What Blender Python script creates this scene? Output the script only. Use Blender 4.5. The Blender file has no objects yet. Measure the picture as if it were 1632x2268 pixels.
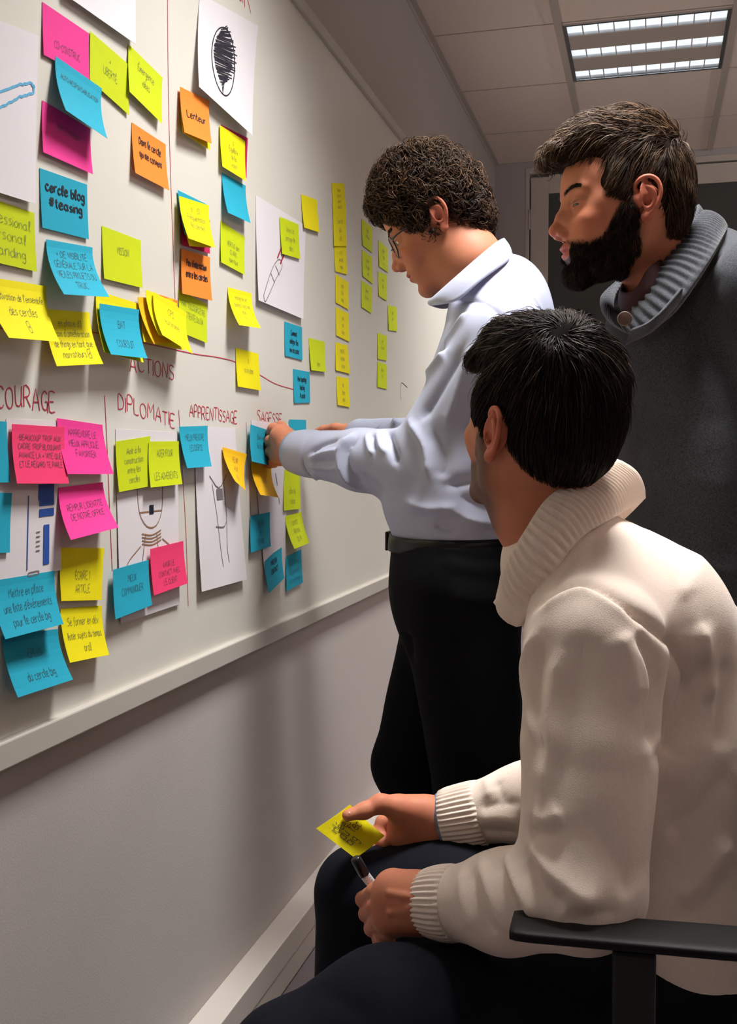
import bpy, math, random, time
import numpy as np
from mathutils import Vector, Matrix

T_START = time.time()
SC = bpy.context.scene
COL = SC.collection
rnd = random.Random(7)

# ------------------------------------------------------------------ camera
W_PX, H_PX, F_PX = 1632, 2268, 2350.0
CAM = Vector((0.80, 0.0, 1.135))
YAW, PITCH = math.radians(14.87), math.radians(-2.66)
cam_data = bpy.data.cameras.new('camera')
cam_data.sensor_fit = 'HORIZONTAL'
cam_data.sensor_width = 36.0
cam_data.lens = 36.0 * F_PX / W_PX
cam_data.clip_start = 0.02
cam = bpy.data.objects.new('camera', cam_data)
COL.objects.link(cam)
cam.location = CAM
cam.rotation_euler = (math.pi / 2 + PITCH, 0, YAW)
SC.camera = cam
FW = Vector((-math.sin(YAW) * math.cos(PITCH), math.cos(YAW) * math.cos(PITCH), math.sin(PITCH)))
RT = Vector((math.cos(YAW), math.sin(YAW), 0))
UP = RT.cross(FW)

def ray(u, v):
    return FW + RT * ((u - W_PX / 2) / F_PX) - UP * ((v - H_PX / 2) / F_PX)
def P(u, v, d):
    """world point seen at (u, v), d metres deep"""
    return CAM + ray(u, v) * d
def on_x(u, v, x):
    r = ray(u, v); return CAM + r * ((x - CAM.x) / r.x)
def on_y(u, v, y):
    r = ray(u, v); return CAM + r * ((y - CAM.y) / r.y)
def on_z(u, v, z):
    r = ray(u, v); return CAM + r * ((z - CAM.z) / r.z)

# ------------------------------------------------------------------ world, lights, exposure
ROOM_X, ROOM_Y0, ROOM_Y1, CEIL = 5.2, -2.6, 5.58, 2.685
world = bpy.data.worlds.new('world'); SC.world = world
world.use_nodes = True
world.node_tree.nodes['Background'].inputs[0].default_value = (0.75, 0.72, 0.70, 1)
world.node_tree.nodes['Background'].inputs[1].default_value = 0.05
SC.view_settings.view_transform = 'Standard'
SC.view_settings.look = 'None'
SC.view_settings.gamma = 1.0
SC.view_settings.use_curve_mapping = False
SC.view_settings.exposure = 0.0
LIGHT_COLOR = (1.0, 0.98, 0.955)
FIXTURES = [(0.765, 4.135, 30), (0.765, 1.735, 28), (0.765, -0.665, 3.5)]
for k, (lx, ly, pw) in enumerate(FIXTURES):
    ld = bpy.data.lights.new('tube_light', 'AREA')
    ld.shape = 'SQUARE'; ld.size = 0.5
    ld.energy = pw; ld.color = LIGHT_COLOR; ld.spread = math.radians(120 if k == 0 else 112)
    lo = bpy.data.objects.new('tube_light', ld); COL.objects.link(lo)
    lo.location = (lx, ly, CEIL - 0.012)
# added lamps out of view, mostly uplight to brighten the ceiling, a little down
FILL_LAMPS = [(3.1, 4.2, 3, 46), (3.1, 1.7, 1, 32), (3.1, -0.8, 1, 10)]
for (lx, ly, pd_, pu) in FILL_LAMPS:
    for up_, pw in ((0, pd_), (1, pu)):
        ld = bpy.data.lights.new('added_fill_light', 'AREA')
        ld.shape = 'RECTANGLE'; ld.size = 0.22; ld.size_y = 1.2; ld.energy = pw; ld.color = LIGHT_COLOR
        lo = bpy.data.objects.new('added_fill_light', ld); COL.objects.link(lo)
        lo.location = (lx, ly, 2.24 + (.03 if up_ else -.03)); lo.rotation_euler = (math.pi if up_ else 0, 0, 0)

# ------------------------------------------------------------------ helpers
def link(o):
    COL.objects.link(o); return o
def tag(o, label=None, cat=None, group=None, kind=None):
    if label: o['label'] = label
    if cat: o['category'] = cat
    if group: o['group'] = group
    if kind: o['kind'] = kind
    return o
def empty(name, loc, label=None, cat=None, group=None):
    o = bpy.data.objects.new(name, None); o.empty_display_size = 0.05
    o.location = loc; link(o); tag(o, label, cat, group)
    return o
def mesh_obj(name, verts, faces, mat, parent=None, smooth=False, uvs=None, cols=None):
    me = bpy.data.meshes.new(name)
    V = np.asarray(verts, dtype=np.float64).reshape(-1, 3)
    if parent is not None and parent.type == 'EMPTY':
        V = V - np.array(parent_loc(parent))
    elif parent is not None:
        V = V - np.array(parent_loc(parent))
    me.from_pydata(V.tolist(), [], faces if isinstance(faces, list) else faces.tolist())
    if smooth: me.shade_smooth()
    if mat is not None:
        for m in (mat if isinstance(mat, (list, tuple)) else [mat]): me.materials.append(m)
    if cols is not None:
        a = me.color_attributes.new('tint', 'FLOAT_COLOR', 'POINT')
        c = np.ones((len(V), 4)); c[:, :3] = cols
        a.data.foreach_set('color', c.ravel().astype(np.float32))
    me.update()
    o = bpy.data.objects.new(name, me); link(o)
    if parent is not None: o.parent = parent
    return o
def parent_loc(p):
    l = Vector((0, 0, 0))
    while p is not None:
        l += p.location; p = p.parent
    return l

class MB:
    """collects shapes into one mesh"""
    def __init__(s): s.v = []; s.f = []; s.mi = []
    def add(s, v, f, mi=0):
        n = len(s.v); s.v += [tuple(p) for p in v]; s.f += [tuple(i + n for i in q) for q in f]; s.mi += [mi] * len(f)
        return s
    def box(s, a, b, bev=0.0, mi=0):
        x0, y0, z0 = a; x1, y1, z1 = b
        if bev <= 0:
            v = [(x, y, z) for x in (x0, x1) for y in (y0, y1) for z in (z0, z1)]
            return s.add(v, [(0, 1, 3, 2), (4, 6, 7, 5), (0, 4, 5, 1), (2, 3, 7, 6), (0, 2, 6, 4), (1, 5, 7, 3)], mi)
        import bmesh
        bm = bmesh.new(); bmesh.ops.create_cube(bm, size=1)
        for q in bm.verts:
            q.co = Vector((x0 + (q.co.x + .5) * (x1 - x0), y0 + (q.co.y + .5) * (y1 - y0), z0 + (q.co.z + .5) * (z1 - z0)))
        bmesh.ops.bevel(bm, geom=list(bm.edges), offset=bev, segments=2, affect='EDGES', profile=0.5)
        bm.verts.index_update()
        s.add([q.co.copy() for q in bm.verts], [[q.index for q in f.verts] for f in bm.faces], mi); bm.free()
        return s
    def tube(s, pts, r, n=10, mi=0, closed=False, cap=True):
        pts = [Vector(p) for p in pts]; m = len(pts)
        rs = r if isinstance(r, (list, tuple)) else [r] * m
        v = []; f = []; ref = None
        for i, p in enumerate(pts):
            if closed: t = pts[(i + 1) % m] - pts[i - 1]
            else: t = pts[min(i + 1, m - 1)] - pts[max(i - 1, 0)]
            t = t.normalized() if t.length > 1e-9 else Vector((0, 0, 1))
            if ref is None:
                ref = Vector((0, 0, 1)) if abs(t.z) < .9 else Vector((1, 0, 0))
            a = (ref - t * ref.dot(t)).normalized(); b = t.cross(a); ref = a
            for k in range(n):
                w = 2 * math.pi * k / n
                v.append(p + a * (math.cos(w) * rs[i]) + b * (math.sin(w) * rs[i]))
        for i in range(m if closed else m - 1):
            j = (i + 1) % m
            for k in range(n):
                f.append((i * n + k, i * n + (k + 1) % n, j * n + (k + 1) % n, j * n + k))
        if cap and not closed:
            f.append(tuple(reversed(range(n)))); f.append(tuple((m - 1) * n + k for k in range(n)))
        return s.add(v, f, mi)
    def build(s, name, mat, parent=None, smooth=False):
        o = mesh_obj(name, s.v, s.f, mat, parent, smooth)
        if any(s.mi): o.data.polygons.foreach_set('material_index', s.mi)
        return o

def catmull(pts, n=8):
    pts = [np.array(p, float) for p in pts]; out = []
    q = [2 * pts[0] - pts[1]] + pts + [2 * pts[-1] - pts[-2]]
    for i in range(1, len(q) - 2):
        for k in range(n):
            t = k / n
            out.append(0.5 * ((2 * q[i]) + (-q[i - 1] + q[i + 1]) * t + (2 * q[i - 1] - 5 * q[i] + 4 * q[i + 1] - q[i + 2]) * t * t + (-q[i - 1] + 3 * q[i] - 3 * q[i + 1] + q[i + 2]) * t ** 3))
    out.append(pts[-1]); return out

# ------------------------------------------------------------------ materials
MATS = {}
def srgb(c):
    return tuple(((x / 255) / 12.92 if x / 255 <= 0.04045 else ((x / 255 + 0.055) / 1.055) ** 2.4) for x in c)
def mat(name, col, rough=0.6, metal=0.0, spec=0.5, noise=0.0, nscale=20, bump=0.0, bscale=200, detail=4, attr=False,
        sss=0.0, coat=0.0, sheen=0.0, stretch=None, alpha=1.0, emit=0.0, trans=0.0, broughvar=0.0):
    if name in MATS: return MATS[name]
    m = bpy.data.materials.new(name); m.use_nodes = True; MATS[name] = m
    nt = m.node_tree; nd = nt.nodes; lk = nt.links; b = nd['Principled BSDF']
    c = tuple(col) + (1,)
    b.inputs['Base Color'].default_value = c
    b.inputs['Roughness'].default_value = rough
    b.inputs['Metallic'].default_value = metal
    b.inputs['Specular IOR Level'].default_value = spec
    if coat: b.inputs['Coat Weight'].default_value = coat; b.inputs['Coat Roughness'].default_value = 0.12
    if sheen: b.inputs['Sheen Weight'].default_value = sheen; b.inputs['Sheen Roughness'].default_value = 0.4
    if sss:
        b.inputs['Subsurface Weight'].default_value = sss
        b.inputs['Subsurface Radius'].default_value = (1, .35, .2)
        b.inputs['Subsurface Scale'].default_value = 0.006
    if trans: b.inputs['Transmission Weight'].default_value = trans
    if emit:
        b.inputs['Emission Color'].default_value = c; b.inputs['Emission Strength'].default_value = emit
    tc = nd.new('ShaderNodeTexCoord'); src = tc.outputs['Object']
    if stretch:
        mp = nd.new('ShaderNodeMapping'); mp.inputs['Scale'].default_value = stretch
        lk.new(src, mp.inputs[0]); src = mp.outputs[0]
    base = None
    if attr:
        at = nd.new('ShaderNodeAttribute'); at.attribute_name = 'tint'
        base = at.outputs['Color']; lk.new(base, b.inputs['Base Color'])
    if noise:
        n = nd.new('ShaderNodeTexNoise'); n.inputs['Scale'].default_value = nscale; n.inputs['Detail'].default_value = detail
        lk.new(src, n.inputs['Vector'])
        mr = nd.new('ShaderNodeMapRange'); mr.inputs['To Min'].default_value = 1 - noise; mr.inputs['To Max'].default_value = 1 + noise
        mr.inputs['From Min'].default_value = .25; mr.inputs['From Max'].default_value = .75
        lk.new(n.outputs[0], mr.inputs[0])
        mx = nd.new('ShaderNodeMix'); mx.data_type = 'RGBA'; mx.blend_type = 'MULTIPLY'; mx.inputs[0].default_value = 1
        if base is not None: lk.new(base, mx.inputs[6])
        else: mx.inputs[6].default_value = c
        lk.new(mr.outputs[0], mx.inputs[7]); lk.new(mx.outputs[2], b.inputs['Base Color'])
    if bump:
        n2 = nd.new('ShaderNodeTexNoise'); n2.inputs['Scale'].default_value = bscale; n2.inputs['Detail'].default_value = 3
        lk.new(src, n2.inputs['Vector'])
        bp = nd.new('ShaderNodeBump'); bp.inputs['Strength'].default_value = min(1, bump); bp.inputs['Distance'].default_value = 0.002 * max(1, bump)
        lk.new(n2.outputs[0], bp.inputs['Height']); lk.new(bp.outputs[0], b.inputs['Normal'])
    return m

M_WALL = mat('wall_paint', srgb((190, 182, 178)), .75, noise=.02, nscale=3, bump=.15, bscale=300)
M_BACK = mat('partition_paint', srgb((186, 180, 180)), .6, noise=.02, nscale=3)
M_TRIMP = mat('trim_paint', srgb((205, 196, 188)), .45, noise=.02, nscale=5)
M_TILE = mat('ceiling_tile_mineral', srgb((230, 214, 204)), .9, noise=.03, nscale=60, bump=.3, bscale=400)
M_TBAR = mat('ceiling_grid_metal', srgb((190, 178, 170)), .45)
M_BOARD = mat('enamel_white', srgb((226, 222, 212)), .27, spec=.5, noise=.012, nscale=4, bump=.03, bscale=15)
M_FRAME = mat('board_frame_aluminium', srgb((196, 190, 181)), .35, spec=.5)
M_CARPET = mat('carpet', srgb((128, 118, 120)), .95, noise=.25, nscale=300, bump=1, bscale=500)
M_GLASS = mat('dark_glazing', srgb((70, 73, 71)), .14, spec=.6, noise=.1, nscale=2)
M_BLACKGAP = mat('dark_gap', srgb((22, 20, 20)), .9)
M_RED = mat('red_marker', srgb((196, 45, 70)), .5)
M_INK = mat('black_ink', srgb((28, 30, 45)), .5)
M_PEN = mat('blue_grey_ink', srgb((62, 72, 80)), .5)
M_PAPER = mat('white_paper', srgb((226, 220, 224)), .8, noise=.01, nscale=10)
# ------------------------------------------------------------------ room shell
def struct(name, mb, m, parent=None):
    o = mb.build(name, m, parent)
    if parent is None: o['kind'] = 'structure'
    return o
X0 = 0.012
struct('floor', MB().box((-.2, ROOM_Y0, -.06), (ROOM_X, ROOM_Y1 + .2, 0)), M_CARPET)
struct('wall_left', MB().box((-.12, ROOM_Y0, 0), (0, ROOM_Y1, CEIL + .06)), M_WALL)
struct('wall_right', MB().box((ROOM_X, ROOM_Y0, 0), (ROOM_X + .12, ROOM_Y1, CEIL + .06)), M_WALL)
struct('wall_front', MB().box((-.12, ROOM_Y0 - .12, 0), (ROOM_X + .12, ROOM_Y0, CEIL + .06)), M_WALL)
# ceiling: slab above, tiles and tee bars below
ceil = struct('ceiling', MB().box((-.12, ROOM_Y0, CEIL + .10), (ROOM_X + .12, ROOM_Y1 + .12, CEIL + .16)), M_BLACKGAP)
TX0, TY0, TS = 0.465, 3.865, 0.6
xs = sorted([TX0 + TS * k for k in range(-1, 9) if 0 < TX0 + TS * k < ROOM_X])
xs_e = [0.0] + xs + [ROOM_X]
ys = sorted([TY0 + TS * k for k in range(-11, 4) if ROOM_Y0 < TY0 + TS * k < ROOM_Y1])
ys_e = [ROOM_Y0] + ys + [ROOM_Y1]
fix_cells = [(0.765, 4.165), (0.765, 1.765), (0.765, -0.635), (3.165, 4.165), (3.165, 1.765), (3.165, -0.635)]
tile_mesh = {}
for i in range(len(xs_e) - 1):
    for j in range(len(ys_e) - 1):
        a, b, c, d = xs_e[i], xs_e[i + 1], ys_e[j], ys_e[j + 1]
        if any(a < fx < b and c < fy < d for fx, fy in fix_cells): continue
        key = (round(b - a, 3), round(d - c, 3))
        if key not in tile_mesh:
            w, l = key[0] / 2 - .004, key[1] / 2 - .001
            mb = MB().box((-w, -l, 0), (w, l, .015), bev=.002)
            o = mb.build('ceiling_tile', M_TILE, ceil); tile_mesh[key] = o.data
        else:
            o = bpy.data.objects.new('ceiling_tile', tile_mesh[key]); link(o); o.parent = ceil
        o.location = ((a + b) / 2, (c + d) / 2, CEIL)
for x in xs:
    MB().box((x - .013, ROOM_Y0, CEIL - .008), (x + .013, ROOM_Y1, CEIL + .012)).build('tee_bar', M_TBAR, ceil)
for y in ys:
    MB().box((0, y - .0015, CEIL - .002), (ROOM_X, y + .0015, CEIL + .012)).build('cross_tee', M_TBAR, ceil)
MB().box((0, ROOM_Y0, CEIL - .004), (.022, ROOM_Y1, CEIL + .002)).box((0, ROOM_Y0, CEIL - .022), (.003, ROOM_Y1, CEIL)).build('perimeter_angle', M_TBAR, ceil)

# ceiling luminaires: housing, three lamp troughs with cross blades
M_CHROME = mat('louvre_aluminium', srgb((215, 218, 222)), .22, metal=.9)
M_DARKREF = mat('luminaire_flat_panel', srgb((196, 184, 176)), .4, metal=.0)
M_TUBE = mat('lamp_diffuser', (0.90, 0.96, 1.0), .4, emit=.80)
M_BLADE = mat('louvre_blade_white', srgb((240, 240, 240)), .3, metal=.3)
def luminaire(cx, cy, label, detail=True):
    root = empty('ceiling_light', (cx, cy, CEIL), label, 'ceiling light')
    h = .272
    z0, z1 = CEIL - .006, CEIL + .07
    e = .012
    fr = MB()
    for (a, b) in (((cx - h - e, cy - h - e, z0), (cx - h, cy + h + e, z1)), ((cx + h, cy - h - e, z0), (cx + h + e, cy + h + e, z1)),
                   ((cx - h, cy - h - e, z0), (cx + h, cy - h, z1)), ((cx - h, cy + h, z0), (cx + h, cy + h + e, z1))):
        fr.box(a, b)
    fr.build('housing', M_CHROME, root)
    # recess filler between the tile edge and the housing
    rim = MB(); q = .287
    rim.box((cx - .3, cy - .3, CEIL), (cx - h - e, cy + .3, CEIL + .012)).box((cx + h + e, cy - .3, CEIL), (cx + .3, cy + .3, CEIL + .012))
    rim.box((cx - h - e, cy - .3, CEIL), (cx + h + e, cy - h - e, CEIL + .012)).box((cx - h - e, cy + h + e, CEIL), (cx + h + e, cy + .3, CEIL + .012))
    rim.build('outer_rim', M_TILE, root)
    MB().box((cx - h, cy - h, z1 - .004), (cx + h, cy + h, z1)).build('back_plate', M_DARKREF, root)
    lanes = (-.222, 0.0, .222)
    for k, yy in enumerate(lanes):
        t = MB().tube([(cx - h + .01, cy + yy, CEIL + .040), (cx + h - .01, cy + yy, CEIL + .040)], .013, 12)
        t.build('fluorescent_tube', M_TUBE, root, smooth=True)
        MB().box((cx - h, cy + yy - .043, CEIL + .008), (cx + h, cy + yy + .043, CEIL + .010)).build('lamp_diffuser', M_TUBE, root)
        s = MB()
        for sg in (-1, 1):
            y0 = cy + yy + sg * .044
            s.add([(cx - h, y0, z0 + .004), (cx + h, y0, z0 + .004), (cx + h, y0 - sg * .008, CEIL + .05), (cx - h, y0 - sg * .008, CEIL + .05)], [(0, 1, 2, 3)])
        s.build('side_reflector', M_CHROME, root)
        nb = 10
        for q in range(1, nb):
            x = cx - h + 2 * h * q / nb
            MB().add([(x - .0022, cy + yy - .043, z0 + .002), (x + .0022, cy + yy - .043, z0 + .002), (x + .0022, cy + yy + .043, z0 + .002), (x - .0022, cy + yy + .043, z0 + .002),
                      (x - .0005, cy + yy - .043, CEIL + .009), (x + .0005, cy + yy - .043, CEIL + .009), (x + .0005, cy + yy + .043, CEIL + .009), (x - .0005, cy + yy + .043, CEIL + .009)],
                     [(0, 3, 2, 1), (0, 1, 5, 4), (2, 3, 7, 6), (1, 2, 6, 5), (3, 0, 4, 7)]).build('louvre_blade', M_BLADE, root)
    for yy in (-.111, .111):
        MB().box((cx - h, cy + yy - .066, z0 + .002), (cx + h, cy + yy + .066, z0 + .005)).build('flat_panel', M_DARKREF, root)
    return root
luminaire(0.765, 4.165, 'square recessed ceiling light with three louvred lamp strips, above the bearded man')
for (lx, ly, _a, _b) in FILL_LAMPS:
    pr = empty('added_fill_lamp', (lx, ly, CEIL), 'added unseen fill lamp, slim and white, hanging over the %s part of the room' % ('far' if ly > 3 else 'middle' if ly > 0 else 'near'), 'lamp', 'added fill lamps over the room')
    MB().box((lx - .13, ly - .64, 2.222), (lx + .13, ly + .64, 2.258), bev=.006).build('housing', M_FRAME, pr)  # invented housing and cables to carry the added ceiling fill
    for q in (-.5, .5): MB().tube([(lx, ly + q, 2.25), (lx, ly + q, CEIL)], .0015, 6).build('cable', M_FRAME, pr)

# ------------------------------------------------------------------ back wall: partition with frame and dark glazing
YB = ROOM_Y1
def bx(u, v): return on_y(u, v, YB)
xl = bx(1172, 500).x; xg = bx(1214, 500).x
zt_frame = bx(1172, 389).z; zt_head = bx(1600, 356).z; zt_glass = bx(1600, 403).z
struct('wall_back', MB().box((-.12, YB + .05, 0), (ROOM_X + .12, YB + .17, CEIL + .06)).box((0, YB, 0), (xl - .02, YB + .05, CEIL)).box((xl - .02, YB, zt_head + .03), (ROOM_X, YB + .05, CEIL)), M_BACK)
dj = struct('door_1', MB().box((xl - .02, YB - .004, 0), (xl, YB + .05, zt_head + .03), bev=.002).box((xl, YB - .004, zt_head - .0), (ROOM_X, YB + .05, zt_head + .03), bev=.002), M_TRIMP)
MB().box((xl + .006, YB + .004, 0.01), (xg, YB + .045, zt_glass + .085), bev=.002).build('door_stile', M_TRIMP, dj)
MB().box((xg, YB + .004, zt_glass), (ROOM_X, YB + .045, zt_head - .008), bev=.002).build('door_head_rail', M_TRIMP, dj)
MB().box((xg, YB + .012, 0), (ROOM_X, YB + .018, zt_glass)).build('glass_pane', M_GLASS, dj)
hz = bx(1172, 500).z
for z in (hz + .03, hz + .03 - .35):
    MB().tube([(xl + .001, YB - .007, z - .05), (xl + .001, YB - .007, z + .05)], .006, 8).build('hinge', M_TRIMP, dj, smooth=True)
MB().tube([on_y(1278, 686, YB - .02), on_y(1310, 698, YB - .02)], .006, 8).build('door_handle', M_BLACKGAP, dj, smooth=True)

# ------------------------------------------------------------------ wall trunking (baseboard)
dz = 1.135
bb = struct('baseboard_left', MB().box((0, ROOM_Y0, dz - 1.075), (.058, ROOM_Y1 , dz - 1.018), bev=.002), M_TRIMP)
MB().box((0, ROOM_Y0, .006), (.056, ROOM_Y1, dz - 1.077), bev=.0015).build('lower_cover', M_TRIMP, bb)
MB().box((0, ROOM_Y0, 0), (.052, ROOM_Y1, .006)).build('floor_strip', M_TRIMP, bb)

# ------------------------------------------------------------------ whiteboard
BZ0, BZ1, BY0, BY1 = dz - .385, dz + 1.06, .25, 4.6
wb = empty('whiteboard', (0, BY0, BZ0), 'very long glossy white board covered with coloured sticky notes, fixed on left wall', 'whiteboard')
MB().box((0.0015, BY0, BZ0 + .01), (X0, BY1, BZ1 - .01)).build('panel', M_BOARD, wb)
MB().box((0.0015, BY0, BZ0), (X0 + .012, BY1, BZ0 + .036), bev=.0025).build('bottom_frame', M_FRAME, wb)
MB().box((0.0015, BY0, BZ1 - .03), (X0 + .010, BY1, BZ1), bev=.0025).build('top_frame', M_FRAME, wb)
MB().box((0.0015, BY1, BZ0), (X0 + .010, BY1 + .025, BZ1), bev=.002).build('side_frame', M_FRAME, wb)
MB().box((0.0015, BY0 - .025, BZ0), (X0 + .010, BY0, BZ1), bev=.002).build('side_frame', M_FRAME, wb)
# protective ledge seen over the top frame

# ------------------------------------------------------------------ stroke lettering
FONT = {
'A': "0,0 2,6 4,0|.8,2.2 3.3,2.2", 'B': "0,0 0,6 2.6,5.8 3.2,4.8 2.4,3.4 0,3.2|2.4,3.2 3.6,2 3,.4 0,0", 'C': "3.8,5 2.6,6 .8,5.4 0,3 .8,.6 2.6,0 3.8,.9",
'D': "0,0 0,6 2.4,5.6 3.8,3.4 2.8,.8 0,0", 'E': "3.4,6 0,6 0,0 3.4,0|0,3.1 2.6,3.1", 'F': "3.4,6 0,6 0,0|0,3.1 2.6,3.1", 'G': "3.6,5.2 2,6 .4,4.8 0,2.4 1,.4 3,.2 3.8,2.4 2.2,2.6|3.8,2.4 3.8,-.8",
'H': "0,0 0,6|3.6,0 3.6,6|0,3 3.6,3", 'I': "0,0 0,6", 'J': "2.4,6 2.4,1.2 1.4,0 0,.6", 'K': "0,0 0,6|3.4,6 0,2.8 3.4,0", 'L': "0,6 0,0 3.2,0", 'M': "0,0 .4,6 2.2,2.4 4,6 4.4,0",
'N': "0,0 .2,6 3.4,0 3.6,6", 'O': "2,6 .4,5 0,3 .6,.8 2,0 3.4,.8 4,3 3.4,5.2 2,6", 'P': "0,0 0,6 2.6,5.8 3.2,4.4 2.4,3 0,2.8", 'Q': "2,6 .4,5 0,3 .6,.8 2,0 3.4,.8 4,3 3.4,5.2 2,6|2.6,1.4 4,-.6",
'R': "0,0 0,6 2.6,5.8 3.2,4.4 2.4,3.2 0,2.8|1.4,2.9 3.6,0", 'S': "3.4,5.2 2.2,6 .6,5.6 .2,4.2 1.6,3.2 3,2.4 3.2,1 2,0 0,.6", 'T': "0,6 4,6|2,6 2,0", 'U': "0,6 .2,1.2 1.6,0 3.2,.8 3.6,6|3.6,1 3.8,0",
'V': "0,6 1.8,0 3.6,6", 'W': "0,6 1,0 2.2,4 3.4,0 4.6,6", 'X': "0,0 3.6,6|0,6 3.6,0", 'Y': "0,6 1.8,3 3.6,6|1.8,3 1.8,0", 'Z': "0,6 3.6,6 0,0 3.6,0",
'a': "3,3 1.6,4 .2,3 .2,1 1.4,0 2.8,1 3,4|3,1 3.8,0", 'b': "0,6.4 0,0|0,2.6 1.6,4 3,2.8 2.6,.6 1,0 0,.8", 'c': "2.8,3.2 1.4,4 .2,2.8 .4,.6 1.8,0 3,.8", 'd': "3,3 1.6,4 .2,2.8 .4,.6 1.8,0 3,1|3,6.4 3,0",
'e': ".2,2 3,2.4 2.4,3.8 1,4 .1,2.4 .4,.5 1.8,0 3.2,.8", 'f': "2.6,6 1.6,6.2 1,5 1,-1|0,3.6 2.2,3.6", 'g': "2.8,3.2 1.4,4 .2,2.8 .8,.8 2.8,1.2|2.8,4 2.8,-1.4 1.6,-2.2 .2,-1.4", 'h': "0,0 0,6.4|0,2.6 1.6,4 2.8,3 2.8,0",
'i': "0,0 0,3.8|0,5.2 .1,5.5", 'j': "1,3.8 1,-1.4 0,-2|1,5.2 1.1,5.5", 'k': "0,0 0,6.4|2.6,4 0,1.8 2.8,0", 'l': ".6,2 1.4,5.6 .6,6.2 .2,4 .4,.4 1.4,0", 'm': "0,0 0,4|0,2.8 1.2,4 2,3 2,0|2,2.8 3.2,4 4,3 4,0",
'n': "0,0 0,4|0,2.6 1.4,4 2.6,3.2 2.6,0", 'o': "1.5,4 .2,3 .2,1 1.5,0 2.8,1 2.8,3 1.5,4", 'p': "0,4 0,-2|0,2.8 1.6,4 3,2.8 2.6,.6 1,0 0,.8", 'q': "2.8,3.2 1.4,4 .2,2.8 .8,.6 2.8,1|2.8,4 2.8,-2 3.4,-1.4",
'r': "0,0 0,4|0,2.4 1.2,3.8 2.2,3.6", 's': "2.4,3.6 1,4 .4,3 2.2,1.4 1.8,.2 .1,.2", 't': "1,5.6 1,.6 2.2,0|0,3.8 2.2,3.8", 'u': "0,4 .2,.8 1.4,0 2.6,1 2.8,4|2.7,1 3,0", 'v': "0,4 1.4,0 2.8,4", 'w': "0,4 1,0 2,3 3,0 4,4",
'x': "0,0 2.8,4|0,4 2.8,0", 'y': "0,4 1.4,.6|2.8,4 .8,-2", 'z': "0,4 2.6,4 0,0 2.8,0", '+': "1.5,1 1.5,4.4|0,2.7 3,2.7", '-': "0,2.8 2.2,2.8", '#': "1,0 1.8,6|2.6,0 3.4,6|0,2 4,2.2|.2,4 4.2,4.2", '/': "0,-.6 2.4,6.4",
"'": ".4,6.4 .1,5", '.': "0,0 .3,.1", ',': ".4,.3 0,-1", '1': "0,4.6 1.2,6 1.2,0", '3': "0,5.6 1.8,6 2.6,4.6 1.2,3.2 2.8,1.8 1.8,0 0,.4", '0': "1.5,6 .2,4 .2,2 1.5,0 2.8,2 2.8,4 1.5,6",
'(': "1.4,6.6 0,3 1.4,-.8", ')': "0,6.6 1.4,3 0,-.8", '>': "0,2.8 3,2.8|2.2,3.8 3,2.8 2.2,1.8", '!': "0,6 0,2|0,.3 0,0", '$': "2.4,7.2 .4,6.8 0,3 .4,-.8 2.4,-1.2 4.4,-.8 4.8,3 4.4,6.8 2.4,7.2|1.2,3 3.6,3|2.4,1.8 2.4,4.2",
}
def glyph(ch):
    acc = None
    base = {'é': 'e', 'è': 'e', 'ê': 'e', 'É': 'E', 'Ê': 'E', 'À': 'A', 'à': 'a'}.get(ch, ch)
    pl = [[tuple(float(t) for t in p.split(',')) for p in s.split(' ')] for s in FONT[base].split('|')] if base in FONT else []
    if base != ch:
        top = 7.0 if base.isupper() else 5.2
        acc = [(1.2, top), (2.4, top + 1.2)] if ch in 'éÉ' else ([(1.0, top + 1.1), (2.2, top)] if ch in 'èàÀ' else [(.8, top), (1.6, top + 1), (2.4, top)])
        pl.append(acc)
    w = max([p[0] for s in pl for p in s], default=2.5)
    return pl, w
def text_strokes(txt, seed=0, jitter=.22):
    r = random.Random(seed * 31 + len(txt)); x = 0; out = []
    for ch in txt:
        if ch == ' ': x += 2.4; continue
        pl, w = glyph(ch)
        dy = r.uniform(-jitter, jitter); sc = 1 + r.uniform(-.07, .07)
        for s in pl:
            s2 = [(x + px * sc + r.uniform(-.12, .12), py * sc + dy + r.uniform(-.12, .12)) for px, py in s]
            out.append(s2)
        x += w * sc + 1.1
    return out, max(x - 1.1, .5)
def smooth2(s, n=3):
    if len(s) < 3: return s
    return [tuple(p) for p in catmull([(a, b, 0) for a, b in s], n)] if False else [(p[0], p[1]) for p in catmull([(a, b, 0) for a, b in s], n)]
def ribbons(polys, width, fmap, mb=None, smooth=2):
    """polys in 2-D, ribbon width in same unit, fmap 2-D -> 3-D"""
    mb = mb or MB()
    for s in polys:
        s = smooth2(s, smooth) if smooth > 1 else s
        L = []; n = len(s)
        for i, (x, y) in enumerate(s):
            a = s[max(i - 1, 0)]; b = s[min(i + 1, n - 1)]
            dx, dy = b[0] - a[0], b[1] - a[1]; l = math.hypot(dx, dy) or 1
            wx, wy = -dy / l * width / 2, dx / l * width / 2
            L.append(((x + wx, y + wy), (x - wx, y - wy)))
        v = [fmap(*q) for pr in L for q in pr]
        mb.add(v, [(2 * i, 2 * i + 1, 2 * i + 3, 2 * i + 2) for i in range(n - 1)])
    return mb

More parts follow.
